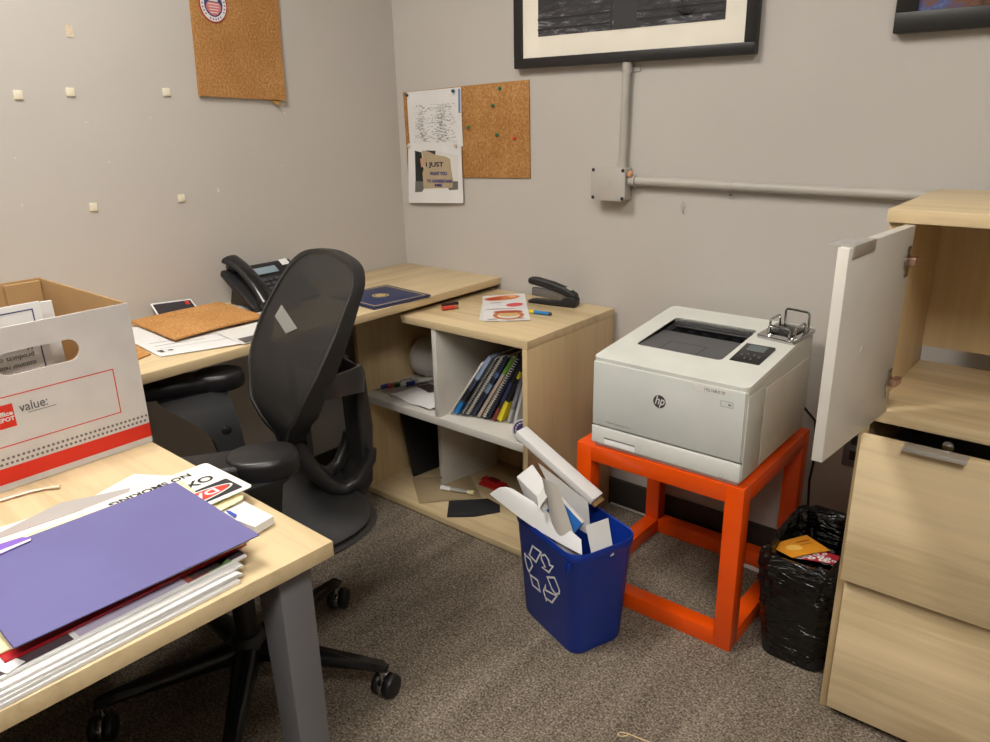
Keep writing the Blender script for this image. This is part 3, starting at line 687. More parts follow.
# ------------------------------------------------------------------ orange printer stand
sx0, sx1, sy0, sy1, sh, mw = 1.137, 1.602, -.487, -.035, .455, .045
t = thing('printer_stand', 'bright orange square-framed wooden stand carrying the printer', 'stand', ((sx0+sx1)/2, (sy0+sy1)/2, 0))
for x in (sx0, sx1-mw):
    for y in (sy0, sy1-mw): obj('leg', B().box(x, x+mw, y, y+mw, 0, sh, .0015), M_orange, t)
for z0_ in (0, sh-mw):
    for y in (sy0, sy1-mw): obj('rail', B().box(sx0+mw, sx1-mw, y, y+mw, z0_, z0_+mw, .0015), M_orange, t)
    for x in (sx0, sx1-mw): obj('rail', B().box(x, x+mw, sy0+mw, sy1-mw, z0_, z0_+mw, .0015), M_orange, t)

# ------------------------------------------------------------------ printer
PX0, PX1, PF, PBk = 1.180, 1.589, -.484, -.052
t = thing('laser_printer', 'white office laser printer with dark output tray on the orange stand', 'printer', ((PX0+PX1)/2, -.26, sh))
zf, zb = .702, .7465
sl = (zb-zf)/(-.06-PF)
obj('lower_body', B().box(PX0, PX1, PF, PBk-.02, sh+.012, sh+.058, .006), M_pw2, t)
obj('base_plinth', B().box(PX0+.006, PX1-.008, PF+.006, -.34, sh+.0005, sh+.0125, .003), M_pw2, t)
obj('base_plinth', B().box(PX0+.006, PX1-.008, -.10, -.065, sh+.0005, sh+.0125, .003), M_pw2, t)
prof = [(PF+.001, .5165), (PF+.001, zf-.014), (PF+.012, zf-.004), (PBk-.002, zb-.03), (PBk-.002, .5165)]
# body kept below the output tray recess
prof = [(PF+.001, .5165), (PF+.001, zf-.012), (PF+.05, zf-.012), (PF+.05, .655), (PBk-.03, .655), (PBk-.002, .655), (PBk-.002, .5165)]
obj('body', B().extrude([(PX0+.002, y, z) for y, z in prof], (PX1-PX0-.004, 0, 0), .003), M_pw2, t)
Mtop = basis((PX0, PF, zf-.012), (1, 0, 0), (0, 1, sl)); wx = PX1-PX0; ly = (PBk-PF)*math.sqrt(1+sl*sl)
nrm = Mtop.to_3x3() @ Vector((0, 0, 1)); topP = Mtop @ Vector((0, 0, .012))
def uvt(px, py):
    q = Mtop.inverted() @ atp(px, py, topP, nrm); return q.x, q.y
Q = lambda x, y: uvt(640+x/5.21, 300+y/5.21)
S3 = lambda x, y: uvt(580+x/3.532, 290+y/3.533)
hTL, hTR, hBR, hBL = S3(350, 97), S3(630, 142), S3(495, 250), S3(190, 188)
hx0 = (hTL[0]+hBL[0])/2; hx1 = (hTR[0]+hBR[0])/2; hy1 = (hTL[1]+hTR[1])/2; hy0 = (hBL[1]+hBR[1])/2
hole = rr((hx1-hx0)/2, (hy1-hy0)/2, .012, 4, (hx0+hx1)/2, (hy0+hy1)/2)
top_loop = rr(wx/2, ly/2, .018, 5, wx/2, ly/2)
plate('top_cover', [top_loop, hole], .012, Mtop, M_pw, t)
# rim walls of the top cover down to the body
b = B()
b.loft([[Mtop @ Vector((x, y, .0)) for x, y in top_loop], [Vector((PX0+x, PF+y*(PBk-PF)/ly, .64)) for x, y in rr(wx/2, ly/2, .018, 5, wx/2, ly/2)]], False, False)
obj('upper_shell', b, M_pw2, t)
# side walls of recess
b = B(); b.loft([[Mtop @ Vector((x, y, .010)) for x, y in hole], [Mtop @ Vector((x, y, -.022)) for x, y in hole]], False, False); obj('tray_wall', b, M_pg, t)
my = uvt(746.5, 338.4)[1]; my = hy0+(hy1-hy0)*.66
b = B(); P8 = [(hx0+.001, hy0+.001, .009), (hx1-.001, hy0+.001, .009), (hx1-.001, my, .001), (hx0+.001, my, .001)]
b.extrude([Mtop @ Vector(q) for q in P8], (0, 0, -.014), .001); tr = obj('output_tray', b, M_pg, t)
cx_ = (hx0+hx1)/2-.01; zt = lambda y: .009-.008*(y-hy0)/(my-hy0)
b = B()
for (xa_, xb_, ya_, yb_) in ((cx_-.045, cx_-.043, hy0+.004, hy0+.075), (cx_+.055, cx_+.057, hy0+.004, hy0+.075), (cx_-.045, cx_+.057, hy0+.074, hy0+.076)):
    b.poly([Mtop @ Vector((xa_, ya_, zt(ya_)+.0004)), Mtop @ Vector((xb_, ya_, zt(ya_)+.0004)), Mtop @ Vector((xb_, yb_, zt(yb_)+.0004)), Mtop @ Vector((xa_, yb_, zt(yb_)+.0004))])
obj('tray_flap_seam', b, M_ink, tr)
b = B(); P8 = [(hx0+.001, my, -.018), (hx1-.001, my, -.018), (hx1-.001, hy1, -.018), (hx0+.001, hy1, -.018)]
b.extrude([Mtop @ Vector(q) for q in P8], (0, 0, -.004)); obj('paper_slot', b, M_blackg, t)
obj('exit_roller', B().tube([Mtop @ Vector((hx0+.01, hy1-.016, -.008)), Mtop @ Vector((hx1-.01, hy1-.016, -.008))], .006, 10), M_black, t)
for k in range(5):
    x_ = hx0+.03+k*(hx1-hx0-.06)/4; obj('roller', B().tube([Mtop @ Vector((x_-.012, hy1-.013, -.010)), Mtop @ Vector((x_+.012, hy1-.013, -.010))], .007, 12), M_black, t)
# control panel
cp = [Q(545, 235), Q(697, 258), Q(635, 343), Q(468, 315)]
cx0 = (cp[0][0]+cp[3][0])/2; cx1 = (cp[1][0]+cp[2][0])/2; cy1 = (cp[0][1]+cp[1][1])/2; cy0 = (cp[2][1]+cp[3][1])/2
b = B(); b.hexa([Mtop @ Vector(q) for q in ((cx0, cy0, .0115), (cx1, cy0, .0115), (cx1, cy1, .0115), (cx0, cy1, .0115), (cx0+.001, cy0+.001, .0135), (cx1-.001, cy0+.001, .0135), (cx1-.001, cy1-.001, .019), (cx0+.001, cy1-.001, .019))], .0012)
pan = obj('control_panel', b, M_blackg, t)
zc = lambda y: .0135+.0055*(y-cy0)/(cy1-cy0)+.0004
def cpq(x_a, x_b, ya, yb, m_, nm):
    X0 = cx0+(cx1-cx0)*x_a; X1 = cx0+(cx1-cx0)*x_b; Y0 = cy0+(cy1-cy0)*ya; Y1 = cy0+(cy1-cy0)*yb
    b = B(); b.extrude([Mtop @ Vector(q) for q in ((X0, Y0, zc(Y0)), (X1, Y0, zc(Y0)), (X1, Y1, zc(Y1)), (X0, Y1, zc(Y1)))], nrm*.0004); obj(nm, b, m_, pan)
cpq(.2, .8, .6, .92, mat('lcd_screen', (92, 104, 104), .2), 'display')
for k in range(2):
    for xx in (.38, .58): cpq(xx, xx+.06, .15+.22*k, .25+.22*k, cm((90, 90, 92)), 'button')
cpq(.2, .27, .3, .4, cm((90, 90, 92)), 'button'); cpq(.76, .84, .3, .4, cm((90, 90, 92)), 'button')
# front panel door with logo
fy = PF-.0035
o = obj('front_door', B().box(PX0+.004, PX1-.004, fy, PF+.004, .519, zf-.010, .003), M_pw2, t)
obj('tray_front', B().box(PX0+.002, PX1-.002, fy, PF+.003, sh+.012, .5155, .004), M_pw, t)
hg = obj('hand_grip', B().box(1.222, 1.312, fy-.0008, fy+.002, sh+.0135, sh+.030, .001), cm((248, 248, 246)), t)
obj('hand_grip_shade', B().box(1.222, 1.312, fy-.0016, fy, sh+.030, sh+.034, .0005), cm((140, 138, 134)), hg)  # grey strip paints the shade under the top of the grip recess
Mfr = basis((0, fy-.0001, 0), (1, 0, 0), (0, 0, 1))
plate('logo_disc', [circ(1.374, .6235, .0165, 40)], .0008, Mfr, cm((62, 60, 58), .4), o)
text('logo_lettering', 'hp', .031, Mfr @ Matrix.Translation((1.3745, .6165, .0008)) @ Matrix(((1, .22, 0, 0), (0, 1, 0, 0), (0, 0, 1, 0), (0, 0, 0, 1))), M_paper, o, width=.024, align='CENTER', bold=.0002)
text('model_lettering', 'Color LaserJet Pro', .006, Mfr @ Matrix.Translation((1.225, .531, 0)), M_inkg, o, width=.07)
plate('address_label', [[(1.46, .6735), (1.548, .6735), (1.548, .688), (1.46, .688)]], .0003, Mfr, cm((224, 223, 218)), o)
text('address_lettering', '192.168.0.70', .010, Mfr @ Matrix.Translation((1.487, .6775, .0003)), cm((90, 88, 86)), o, width=.05)
plate('release_button', [rr(.0155, .007, .002, 3, 1.5425, .6555), rr(.0147, .0062, .0017, 3, 1.5425, .6555)], .0005, Mfr, M_inkg, o)
plate('toner_icon', [[(1.546, .653), (1.553, .653), (1.553, .6575), (1.546, .6575)]], .0004, Mfr, M_inkg, o)
plate('round_mark', [circ(1.543, sh+.021, .0055, 20), circ(1.543, sh+.021, .005, 20)], .0004, basis((0, fy-.0001, 0), (1, 0, 0), (0, 0, 1)), M_inkg, t)
# right side panel and power cord
obj('side_panel', B().box(PX1-.002, PX1+.0015, -.375, -.075, sh+.02, .672, .0008), mat('warm_grey_plastic', (206, 202, 192), .4), t)
obj('side_cover', B().box(PX1-.002, PX1+.0012, PF+.004, -.379, sh+.016, .680, .0008), M_pw2, t)
pc = [(1.585, -.055, .52), (1.61, -.03, .48), (1.622, -.025, .40), (1.615, -.03, .30), (1.622, -.028, .18), (1.64, -.03, .06), (1.66, -.04, .01)]
obj('power_cord', B().tube(pc, .0035, 8), M_black, t)
# chrome wire holder
q = [Mtop @ Vector((*Q(x, y), .012)) for x, y in ((610, 195), (805, 243), (912, 168), (720, 128))]
c0 = (q[0]+q[1]+q[2]+q[3])/4; ex = (q[1]-q[0]+q[2]-q[3])/2; ey = (q[3]-q[0]+q[2]-q[1])/2
t = thing('memo_holder', 'shiny chrome wire memo holder on the back right corner of the printer', 'memo holder', tuple(c0))
hx_, hy_ = ex.length/2, ey.length/2; Mh = basis(c0+nrm*.0006, ex, ey-ex*(ey.dot(ex)/ex.length_squared))
obj('base', B().extrude([Mh @ Vector((x, y, 0)) for x, y in rr(hx_, hy_, .006, 3)], nrm*.009, .002), M_chrome, t)
obj('block', B().box(-hx_*.62, hx_*.62, -hy_*.55, hy_*.62, .0095, .013, .001, Mh), M_blackg, t)
def loop(p0, p1, h):
    p0 = Mh @ Vector((*p0, .008)); p1 = Mh @ Vector((*p1, .008)); pts = []
    up = nrm; d_ = (p1-p0); L_ = d_.length; d_.normalize(); r_ = .008
    pts = [p0, p0+up*(h-r_)] + [p0+up*(h-r_)+d_*(r_-r_*cos(a_))+up*r_*sin(a_) for a_ in (pi/6, pi/3, pi/2)] + [p1-d_*r_+up*(h-r_)+d_*r_*sin(a_)+up*r_*cos(a_) for a_ in (0, pi/6, pi/3)] + [p1+up*(h-r_), p1]
    return B().tube(pts, .0032, 8)
obj('wire_loop', loop((-hx_*.5, hy_*.7), (hx_*.75, hy_*.7), .048), M_chrome, t)
obj('wire_loop', loop((-hx_*.7, -hy_*.3), (-hx_*.7, hy_*.55), .032), M_chrome, t)
obj('wire_loop', loop((-hx_*.5, -hy_*.72), (hx_*.6, -hy_*.72), .026), M_chrome, t)
obj('wire_loop', loop((hx_*.75, -hy_*.5), (hx_*.75, hy_*.4), .026), M_chrome, t)

# ------------------------------------------------------------------ cabinet on the right
cx, cy, cb = 1.834, -.525, -.12; cw = .71
t = thing('storage_cabinet', 'tall maple cabinet with two file drawers and an open white door at the right edge', 'cabinet', (cx+cw/2, (cy+cb)/2, 0))
obj('top_panel', B().box(cx-.003, cx+cw+.003, cy-.012, cb, 1.094, 1.118, .0015), M_woodx, t)
obj('side_panel', B().box(cx, cx+.018, cy, cb, 0, 1.0935, .001), M_woodz, t)
obj('side_panel', B().box(cx+cw-.018, cx+cw, cy, cb, 0, 1.0935, .001), M_woodz, t)
obj('back_panel', B().box(cx+.0185, cx+cw-.0185, cb-.012, cb-.002, .765, 1.0935, 0), M_woodz, t)
obj('back_panel', B().box(cx+.0185, cx+cw-.0185, cb-.012, cb-.002, .03, .695, 0), M_woodz, t)
obj('shelf', B().box(cx+.0185, cx+cw-.0185, cy+.002, cb-.013, .706, .730, .001), M_woodx, t)
obj('base_panel', B().box(cx+.0185, cx+cw-.0185, cy+.02, cb-.013, .005, .02, .001), M_woodx, t)
d1 = obj('drawer', B().box(cx+.0195, cx+cw-.003, cy-.022, cy-.003, .022, .350, .0015), M_woodd, t)
d2 = obj('drawer', B().box(cx+.014, cx+cw-.003, cy-.042, cy-.022, .362, .688, .0015), M_woodd, t)
b = B()
for xq in (cx+.03, cx+cw-.04): b.box(xq, xq+.01, cy-.0218, cb-.05, .40, .60, .001)
b.box(cx+.03, cx+cw-.03, cb-.06, cb-.05, .40, .60, .001); b.box(cx+.03, cx+cw-.03, cy-.0218, cb-.05, .39, .40, .001)
obj('drawer_tray', b, M_steel, d2)
hb = B(); hx0_, hx1_ = 1.925, 2.03
hb.box(hx0_, hx1_, cy-.058, cy-.030, .6885, .6905, .0006); hb.box(hx0_, hx1_, cy-.060, cy-.058, .683, .6905, .0006)
obj('handle', hb, M_alu, d2)
lk = B().lathe([(.010, 0), (.010, .006), (.006, .008)], (1.99, cy+.001, .689), 14, Matrix.Rotation(pi/2, 4, 'X')); obj('lock_cam', lk, M_chrome, t)
# open door
p_h = Vector((1.880, cy-.012, 0)); p_o = Vector((1.8555, -.843, 0)); dd = (p_o-p_h); dw = dd.length; dd.normalize(); nn = Vector((dd.y, -dd.x, 0))
if nn.x > 0: nn = -nn
Md = Matrix(((dd.x, nn.x, 0, p_h.x), (dd.y, nn.y, 0, p_h.y), (0, 0, 1, 0), (0, 0, 0, 1)))
dr = obj('door', B().box(0, dw, 0, .018, .7365, 1.0925, .0015, Md), M_white, t)
b = B(); b.box(dw-.105, dw-.012, -.0015, .0195, 1.0930, 1.0948, .0005, Md); b.box(dw-.105, dw-.012, -.0025, -.0008, 1.076, 1.0948, .0005, Md); b.box(dw-.105, dw-.012, .019, .036, 1.0930, 1.0948, .0005, Md)
obj('handle', b, M_alu, dr)
for hz_ in (1.03, .80):
    b = B(); b.box(.010, .028, -.002, 0, hz_-.028, hz_+.028, .0008, Md); b.lathe([(.017, 0), (.017, .001)], Md @ Vector((.022, -.0015, hz_)), 16, Md.to_3x3().to_4x4() @ Matrix.Rotation(pi/2, 4, 'X'))
    h_ = obj('hinge', b, M_chrome, dr)
    obj('hinge_arm', B().box(-.012, .020, -.014, -.002, hz_-.007, hz_+.007, .002, Md), mat('copper_tinted_hinge', (206, 168, 146), .3, .8), h_)
plate('cover_cap', [circ(0, 0, .008, 20)], .0012, basis(Md @ Vector((dw*.62, -.0002, .905)), -dd, (0, 0, 1)), M_white, dr)

# ------------------------------------------------------------------ wall outlet behind the cabinet door, scrap, cable
t = thing('power_outlet', 'small grey outlet plate low on the back wall between stand and cabinet', 'outlet', (1.72, -.001, .39))
obj('plate', B().box(1.685, 1.755, -.006, -.0005, .36, .475, .002), M_steel, t)
for z_ in (.395, .44): obj('socket', B().box(1.703, 1.737, -.008, -.006, z_-.014, z_+.014, .003), M_black, t)
b = quad_sheet((1.30, -.05, .092), (1.36, -.048, .08), (1.36, -.016, .104), (1.30, -.016, .11), lambda u, v: .001*sin(5*u), 4, 4, .0005)
bc = B().tube([(.97, -.018, .006), (1.1, -.02, .006), (1.3, -.02, .006), (1.7, -.02, .006)], .005, 8)
tag(obj('floor_cable', bc, cm((150, 146, 138))), 'thin pale cable along the foot of the back wall behind the orange stand', 'cable')
q0 = at(751, 569, 2, .001); b = B().sheet(lambda u, v: q0+Vector((-.03+.06*u, -.01+.02*v, .003+.002*sin(4*u))), 4, 3, .0006)
tag(obj('paper_scrap', b, M_paper), 'small white paper scrap on the floor under the orange stand', 'paper')
pts = [at(x, y, 2, .002) for x, y in ((660, 748), (650, 742), (640, 738.5), (628, 733.5), (620, 732), (617.5, 734.5), (621, 736.5), (627, 735.5), (629, 733.8))]
tag(obj('rubber_band', B().tube(pts, .0012, 6), cm((226, 200, 150))), 'thin tan rubber band on the carpet at the bottom edge of the picture', 'rubber band')

# ------------------------------------------------------------------ blue recycling bin
BC = Vector((1.222, -.628, 0)); BA = R_(-20); BHt = .305
t = thing('recycling_bin', 'blue plastic recycling bin with white recycling symbol, full of paper', 'bin', tuple(BC), BA)
rings = []
for hx, hy, r_, z in ((.112, .072, .03, .002), (.118, .078, .035, .0), (.122, .082, .035, .01), (.139, .096, .04, BHt-.03), (.140, .097, .04, BHt-.028), (.1425, .0995, .042, BHt-.022), (.1445, .1015, .044, BHt-.004), (.143, .100, .043, BHt), (.140, .097, .04, BHt-.002), (.137, .094, .038, BHt-.02), (.119, .079, .034, .012), (.109, .069, .03, .006)):
    rings.append([Vector((x, y, z)) for x, y in rr(hx, hy, r_, 6)])
obj('tub', B().loft(rings), M_blue, t, False, 35)
fn = Vector((0, -1, -.017/.28)).normalized()
Mbw = wm(t)
Fp = Mbw @ Vector((0, -.0965, BHt-.03)); Fn = (Mbw.to_3x3() @ Vector((0, -(BHt-.04), -.014)))  # face normal (tilted outward at the top)
Fn.normalize(); Fx = Mbw.to_3x3() @ Vector((1, 0, 0)); Fy = Fn.cross(Fx)
if Fy.z < 0: Fy = -Fy
MF = basis(Fp+Fn*.0006, Fx, Fy)
V2 = lambda x, y: tuple((MF.inverted() @ atp(510+x/5.708, 530+y/5.708, MF.translation, Fn))[:2])
def outl(pts, th_=.0052):
    P_ = [Vector(V2(*p)) for p in pts]; c = sum(P_, Vector((0, 0)))/len(P_); inner = []
    n = len(P_); area = sum(P_[i].x*P_[(i+1) % n].y-P_[(i+1) % n].x*P_[i].y for i in range(n))
    if area < 0: P_ = P_[::-1]
    for i in range(n):
        a_, b__, c_ = P_[i-1], P_[i], P_[(i+1) % n]
        d1_ = (b__-a_).normalized(); d2_ = (c_-b__).normalized(); n1 = Vector((-d1_.y, d1_.x)); n2 = Vector((-d2_.y, d2_.x))
        bi = (n1+n2); L_ = max(bi.length_squared/2, .35); inner.append(b__+bi*(th_/L_/1))
    return [[tuple(p) for p in P_], [tuple(p) for p in inner]]
sym = [[(127, 85), (182, 126), (150, 190), (106, 142)],
       [(176, 140), (200, 135), (222, 170), (228, 196), (250, 206), (224, 248), (178, 212), (196, 205), (176, 165)],
       [(208, 263), (254, 266), (286, 345), (284, 368), (262, 372), (238, 340)],
       [(204, 308), (206, 340), (272, 376), (242, 420), (212, 398), (208, 412), (188, 345)],
       [(112, 248), (160, 285), (177, 358), (128, 318)],
       [(82, 128), (90, 140), (118, 165), (132, 208), (110, 246), (96, 216), (84, 165)]]
for s_ in sym: plate('recycling_arrow', outl(s_), .0005, MF, M_paper, t)
for xx in (.118, .108): obj('rim_rib', B().box(xx-.0015, xx+.0015, -.100, -.093, BHt-.055, BHt-.027, .0005), M_blue, t, False)

# bin contents
bp = lambda x, y, yy: at(480+x/2.856, 410+y/2.854, 1, yy)
# white box file leaning out
a0 = bp(104, 60, -.60); a1 = bp(312, 245, -.60); dirv = (a1-a0).normalized()
M = basis(a0, dirv, (0.1, .97, -.05)); 
t = thing('white_box_file', 'long flat white box file leaning out of the recycling bin', 'box file', tuple((a0+a1)/2))
obj('box', B().box(0, .275, 0, .045, -.020, 0, .002, M), M_paper, t)
obj('brown_back', B().box(.03, .285, .012, .055, -.028, -.0215, .0005, M), M_kraft, t)
ca, cb_, cc_, cd_ = bp(165, 150, -.625), bp(308, 262, -.63), bp(318, 330, -.63), bp(250, 290, -.628)
tag(obj('grey_card', B().sheet(bl(ca, cb_, cc_+Vector((0, 0, -.03)), cd_+Vector((0, 0, -.03))), 5, 5, .0008), M_paper2), 'grey-white card under the long white box file in the recycling bin', 'card')
# small white carton
t = thing('white_carton', 'small square-ended white carton sticking up from the recycling bin', 'carton', tuple(bp(140, 200, -.66)))
k0, k1, k2, k3 = bp(103, 190, -.675), bp(150, 154, -.645), bp(190, 212, -.665), bp(163, 247, -.70)
dn = Vector((.075, .01, -.165))
obj('carton_body', B().hexa([k0+dn, k3+dn, k2+dn, k1+dn, k0, k3, k2, k1], .002), M_paper, t)
obj('open_flap', B().sheet(bl(k3+Vector((0, -.001, .0)), k2+Vector((0, -.001, 0)), k2+Vector((.03, -.03, -.004)), k3+Vector((.028, -.03, -.012))), 3, 3, .001), M_paper2, t)
# beige curled card
e0, e1_, e2_, e3 = bp(178, 195, -.69), bp(222, 215, -.70), bp(285, 375, -.69), bp(215, 360, -.71)
ce = bl(e3+Vector((.01, 0, -.05)), e2_+Vector((.01, 0, -.05)), e1_, e0)
tag(obj('curled_card', B().sheet(lambda u, v: ce(u, v)+Vector((0, -.012*sin(pi*u), .010*sin(pi*u)*v)), 10, 8, .0012), mat('greyish_card', (196, 190, 180), .7)), 'curled grey-beige card with rounded end in the recycling bin', 'card')
# big white paper
g0, g1_, g2, g3 = bp(28, 240, -.70), bp(100, 228, -.68), bp(295, 372, -.70), bp(292, 414, -.722)
cg = bl(g0, g3, g2, g1_)
def bigp(u, v):
    q = cg(u, v); return q+Vector((-.006*v, -.002*sin(pi*u), .012*sin(pi*u)*(v-.2)+.022*sin(pi*v)*(1-u)*.6-.008*sin(pi*u)*(1-v)))
tag(obj('white_paper_sheet', B().sheet(bigp, 12, 10, .0007), M_paper), 'large curved white paper sheet hanging over the left side of the recycling bin', 'paper')
# blue booklet
h0, h1, h2, h3 = bp(232, 245, -.665), bp(300, 318, -.665), bp(332, 410, -.69), bp(288, 385, -.69)
t = thing('blue_booklet', 'thick booklet with blue cover and white page edge in the recycling bin', 'booklet', tuple(h1))
fx = (h1-h0).normalized(); up_ = Vector((-.18, .12, 1)).normalized(); Mk = basis(h0, fx, -up_)
Lb = (h1-h0).length
obj('pages', B().box(0, Lb, 0, .13, -.016, .0, .001, Mk), M_paper, t)
obj('front_cover', B().box(-.001, Lb+.001, .006, .13, .0005, .002, .0004, Mk), cm((36, 78, 160)), t)
obj('back_cover', B().box(-.001, Lb+.001, -.001, .13, -.018, -.0165, .0004, Mk), cm((40, 110, 190)), t)
l0, l1, l2, l3 = bp(302, 330, -.665), bp(366, 308, -.65), bp(384, 382, -.66), bp(325, 410, -.685)
tag(obj('white_envelope', B().sheet(bl(l3+Vector((0, 0, -.03)), l2+Vector((0, 0, -.03)), l1, l0), 5, 5, .0012), M_paper2), 'crumpled white envelope at the right end of the recycling bin', 'envelope')

# ------------------------------------------------------------------ trash bin with liner
TC = Vector((1.731, -.330, 0)); TH = .30
t = thing('trash_bin', 'small rectangular trash bin wrapped in a shiny black liner beside the cabinet', 'bin', tuple(TC))
rings = []
for hx, hy, r_, z in ((.070, .10, .03, 0), (.076, .106, .035, .004), (.077, .120, .04, .15), (.077, .143, .045, TH-.012), (.073, .139, .04, TH-.012), (.076, .106, .03, .01)):
    rings.append([Vector((x, y, z)) for x, y in rr(hx, hy, r_, 6)])
obj('tub', B().loft(rings), M_black, t, False)
rings = []
random.seed(3)
prof = [(-.0, .02, .0), (.004, .06, .001), (.007, .10, .0015), (.007, .14, .002), (.011, .165, .003), (.009, .19, .003), (.012, .215, .004), (.010, .235, .004), (.014, .255, .005), (.012, .275, .004), (.012, .29, .004), (.010, .303, .003), (.004, .309, .002), (-.004, .306, .003), (-.010, .285, .006), (-.014, .25, .008), (-.018, .2, .01), (-.022, .15, .01), (-.028, .11, .01)]
for off, z, amp in prof:
    tt = z/TH; hx = .076+.002*tt+off; hy = .106+.037*tt+off
    base = rr(max(hx, .02), max(hy, .02), .042, 12); n = len(base); ring = []
    for k, (x, y) in enumerate(base):
        a_ = 2*pi*k/n; w = amp*(sin(5*a_+z*40)+.7*sin(11*a_-z*60+1)+.5*sin(17*a_+z*25))
        l_ = math.hypot(x, y); ring.append(Vector((min(x*(1+w/l_), .0985), y*(1+w/l_), z+amp*.9*sin(7*a_+z*10))))
    rings.append(ring)
rings.insert(0, [v*1.0-Vector((0, 0, .012)) for v in rings[0]])
obj('liner', B().loft(rings, False, False), M_bag, t, False, 60)
ZZ = lambda x, y, z: at(740+x/3.533, 480+y/3.533, 2, z)
t = thing('orange_leaflet', 'orange leaflet lying in the trash bin', 'leaflet', tuple(ZZ(210, 235, .27)))
A_, B_, C_, D_ = ZZ(185, 275, .272), ZZ(320, 250, .272), ZZ(235, 195, .284), ZZ(102, 232, .284)
ff = bl(A_, B_, C_, D_); hz = lambda u, v: Vector((0, 0, .002*sin(3*u)))
obj('sheet', B().sheet(lambda u, v: ff(u, v)+hz(u, v), 5, 5, .0008), mat('orange_print', (226, 150, 30), .4), t)
blob('yellow_print', .35, .5, .16, .2, cm((240, 190, 90)), .001, rot=.4); blob('dark_print', .72, .72, .2, .04, cm((170, 96, 20)), .001); blob('dark_print', .7, .55, .18, .02, cm((170, 96, 20)), .001)
t = thing('red_flower_card', 'crimson card with white pattern lying under the orange leaflet in the trash bin', 'card', tuple(ZZ(300, 280, .25)))
A_, B_, C_, D_ = ZZ(190, 276, .264), ZZ(342, 302, .262), ZZ(352, 270, .268), ZZ(265, 248, .268)
ff = bl(A_, B_, C_, D_)
obj('sheet', B().sheet(lambda u, v: ff(u, v)+hz(u, v), 5, 5, .0008), cm((176, 26, 46)), t)
for cx_, cy_, r_ in ((.2, .3, .1), (.35, .2, .09), (.3, .6, .09), (.5, .45, .1), (.62, .2, .1), (.75, .15, .08), (.5, .78, .08), (.12, .1, .1), (.72, .42, .08), (.9, .3, .07)): blob('white_pattern', cx_, cy_, r_, r_*1.5, M_paper, .001, hole=.35)

# ------------------------------------------------------------------ office chair
CA = R_(165.5)
t = thing('office_chair', 'black ergonomic office chair with perforated back and five castors', 'chair', (.757, -1.298, 0), CA)
def cob(name, b, m_, par=None, sm=50, sub=0): return obj(name, b, m_, par or t, False, sm, sub)
cob('hub', B().lathe([(.03, .075), (.042, .08), (.045, .13), (.036, .15), (.03, .155)], (0, 0, 0), 24), M_black)
for wa in (31, 103, 175, 247, 319):
    a_ = R_(wa)-CA; d_ = Vector((cos(a_), sin(a_), 0)); s_ = Vector((-sin(a_), cos(a_), 0)); rg = []
    for q, w_, zt_, zb_ in ((.03, .028, .135, .085), (.10, .026, .128, .085), (.20, .022, .116, .082), (.285, .018, .104, .080), (.325, .016, .098, .076), (.336, .010, .09, .078)):
        c = d_*q; rg.append([c+s_*w_*.6+Vector((0, 0, zb_)), c+s_*w_+Vector((0, 0, zb_+.01)), c+s_*w_+Vector((0, 0, zt_-.012)), c+s_*w_*.55+Vector((0, 0, zt_)), c-s_*w_*.55+Vector((0, 0, zt_)), c-s_*w_+Vector((0, 0, zt_-.012)), c-s_*w_+Vector((0, 0, zb_+.01)), c-s_*w_*.6+Vector((0, 0, zb_))])
    cob('base_leg', B().loft(rg), M_blackg)
    # castor, trailing a little off the leg axis
    ct = d_*.322; ca = a_+R_(70 if wa != 103 else 20); cd = Vector((cos(ca), sin(ca), 0)); cs_ = Vector((-sin(ca), cos(ca), 0)); cc = ct+cd*.012+Vector((0, 0, .029))
    st = cob('castor', B().tube([ct+Vector((0, 0, .05)), ct+Vector((0, 0, .082))], .0065, 10), M_chrome)
    Mw = Matrix(((cd.x, 0, cs_.x, 0), (cd.y, 0, cs_.y, 0), (0, 1, 0, 0), (0, 0, 0, 1)))
    for sg in (-1, 1):
        cob('wheel', B().lathe([(.012, -.0095), (.026, -.0085), (.029, -.004), (.029, .004), (.026, .0085), (.012, .0095)], cc+cs_*sg*.0165, 24, Mw), M_black, st)
    cob('hood', B().lathe([(.0275, -.0055), (.0285, -.003), (.0285, .003), (.0275, .0055)], cc+Vector((0, 0, .0015)), 24, Mw), M_chrome, st)
cob('gas_column', B().lathe([(.026, .15), (.026, .27), (.019, .272), (.019, .37), (.02, .38)], (0, 0, 0), 20), M_black)
cob('mechanism', B().box(-.07, .07, -.17, .13, .365, .418, .015), M_black)
# seat
def sup(hx, y0_, y1_, n=36, p=3.2, z=0):
    cy_ = (y0_+y1_)/2; hy_ = (y1_-y0_)/2
    return [Vector((hx*abs(cos(2*pi*k/n))**(2/p)*(1 if cos(2*pi*k/n) >= 0 else -1), cy_+hy_*abs(sin(2*pi*k/n))**(2/p)*(1 if sin(2*pi*k/n) >= 0 else -1), z)) for k in range(n)]
cob('seat_pan', B().loft([sup(.20, -.25, .20, z=.415), sup(.235, -.29, .235, z=.42), sup(.245, -.305, .245, z=.432), sup(.238, -.298, .24, z=.438)]), M_chair)
cob('seat', B().loft([sup(.232, -.285, .23, z=.4385), sup(.238, -.292, .237, z=.447), sup(.23, -.284, .232, z=.457), sup(.18, -.22, .18, z=.459), sup(.08, -.12, .08, z=.455)]), mat('dark_seat_fabric', (42, 42, 43), .6, bump=.3, bs=500))
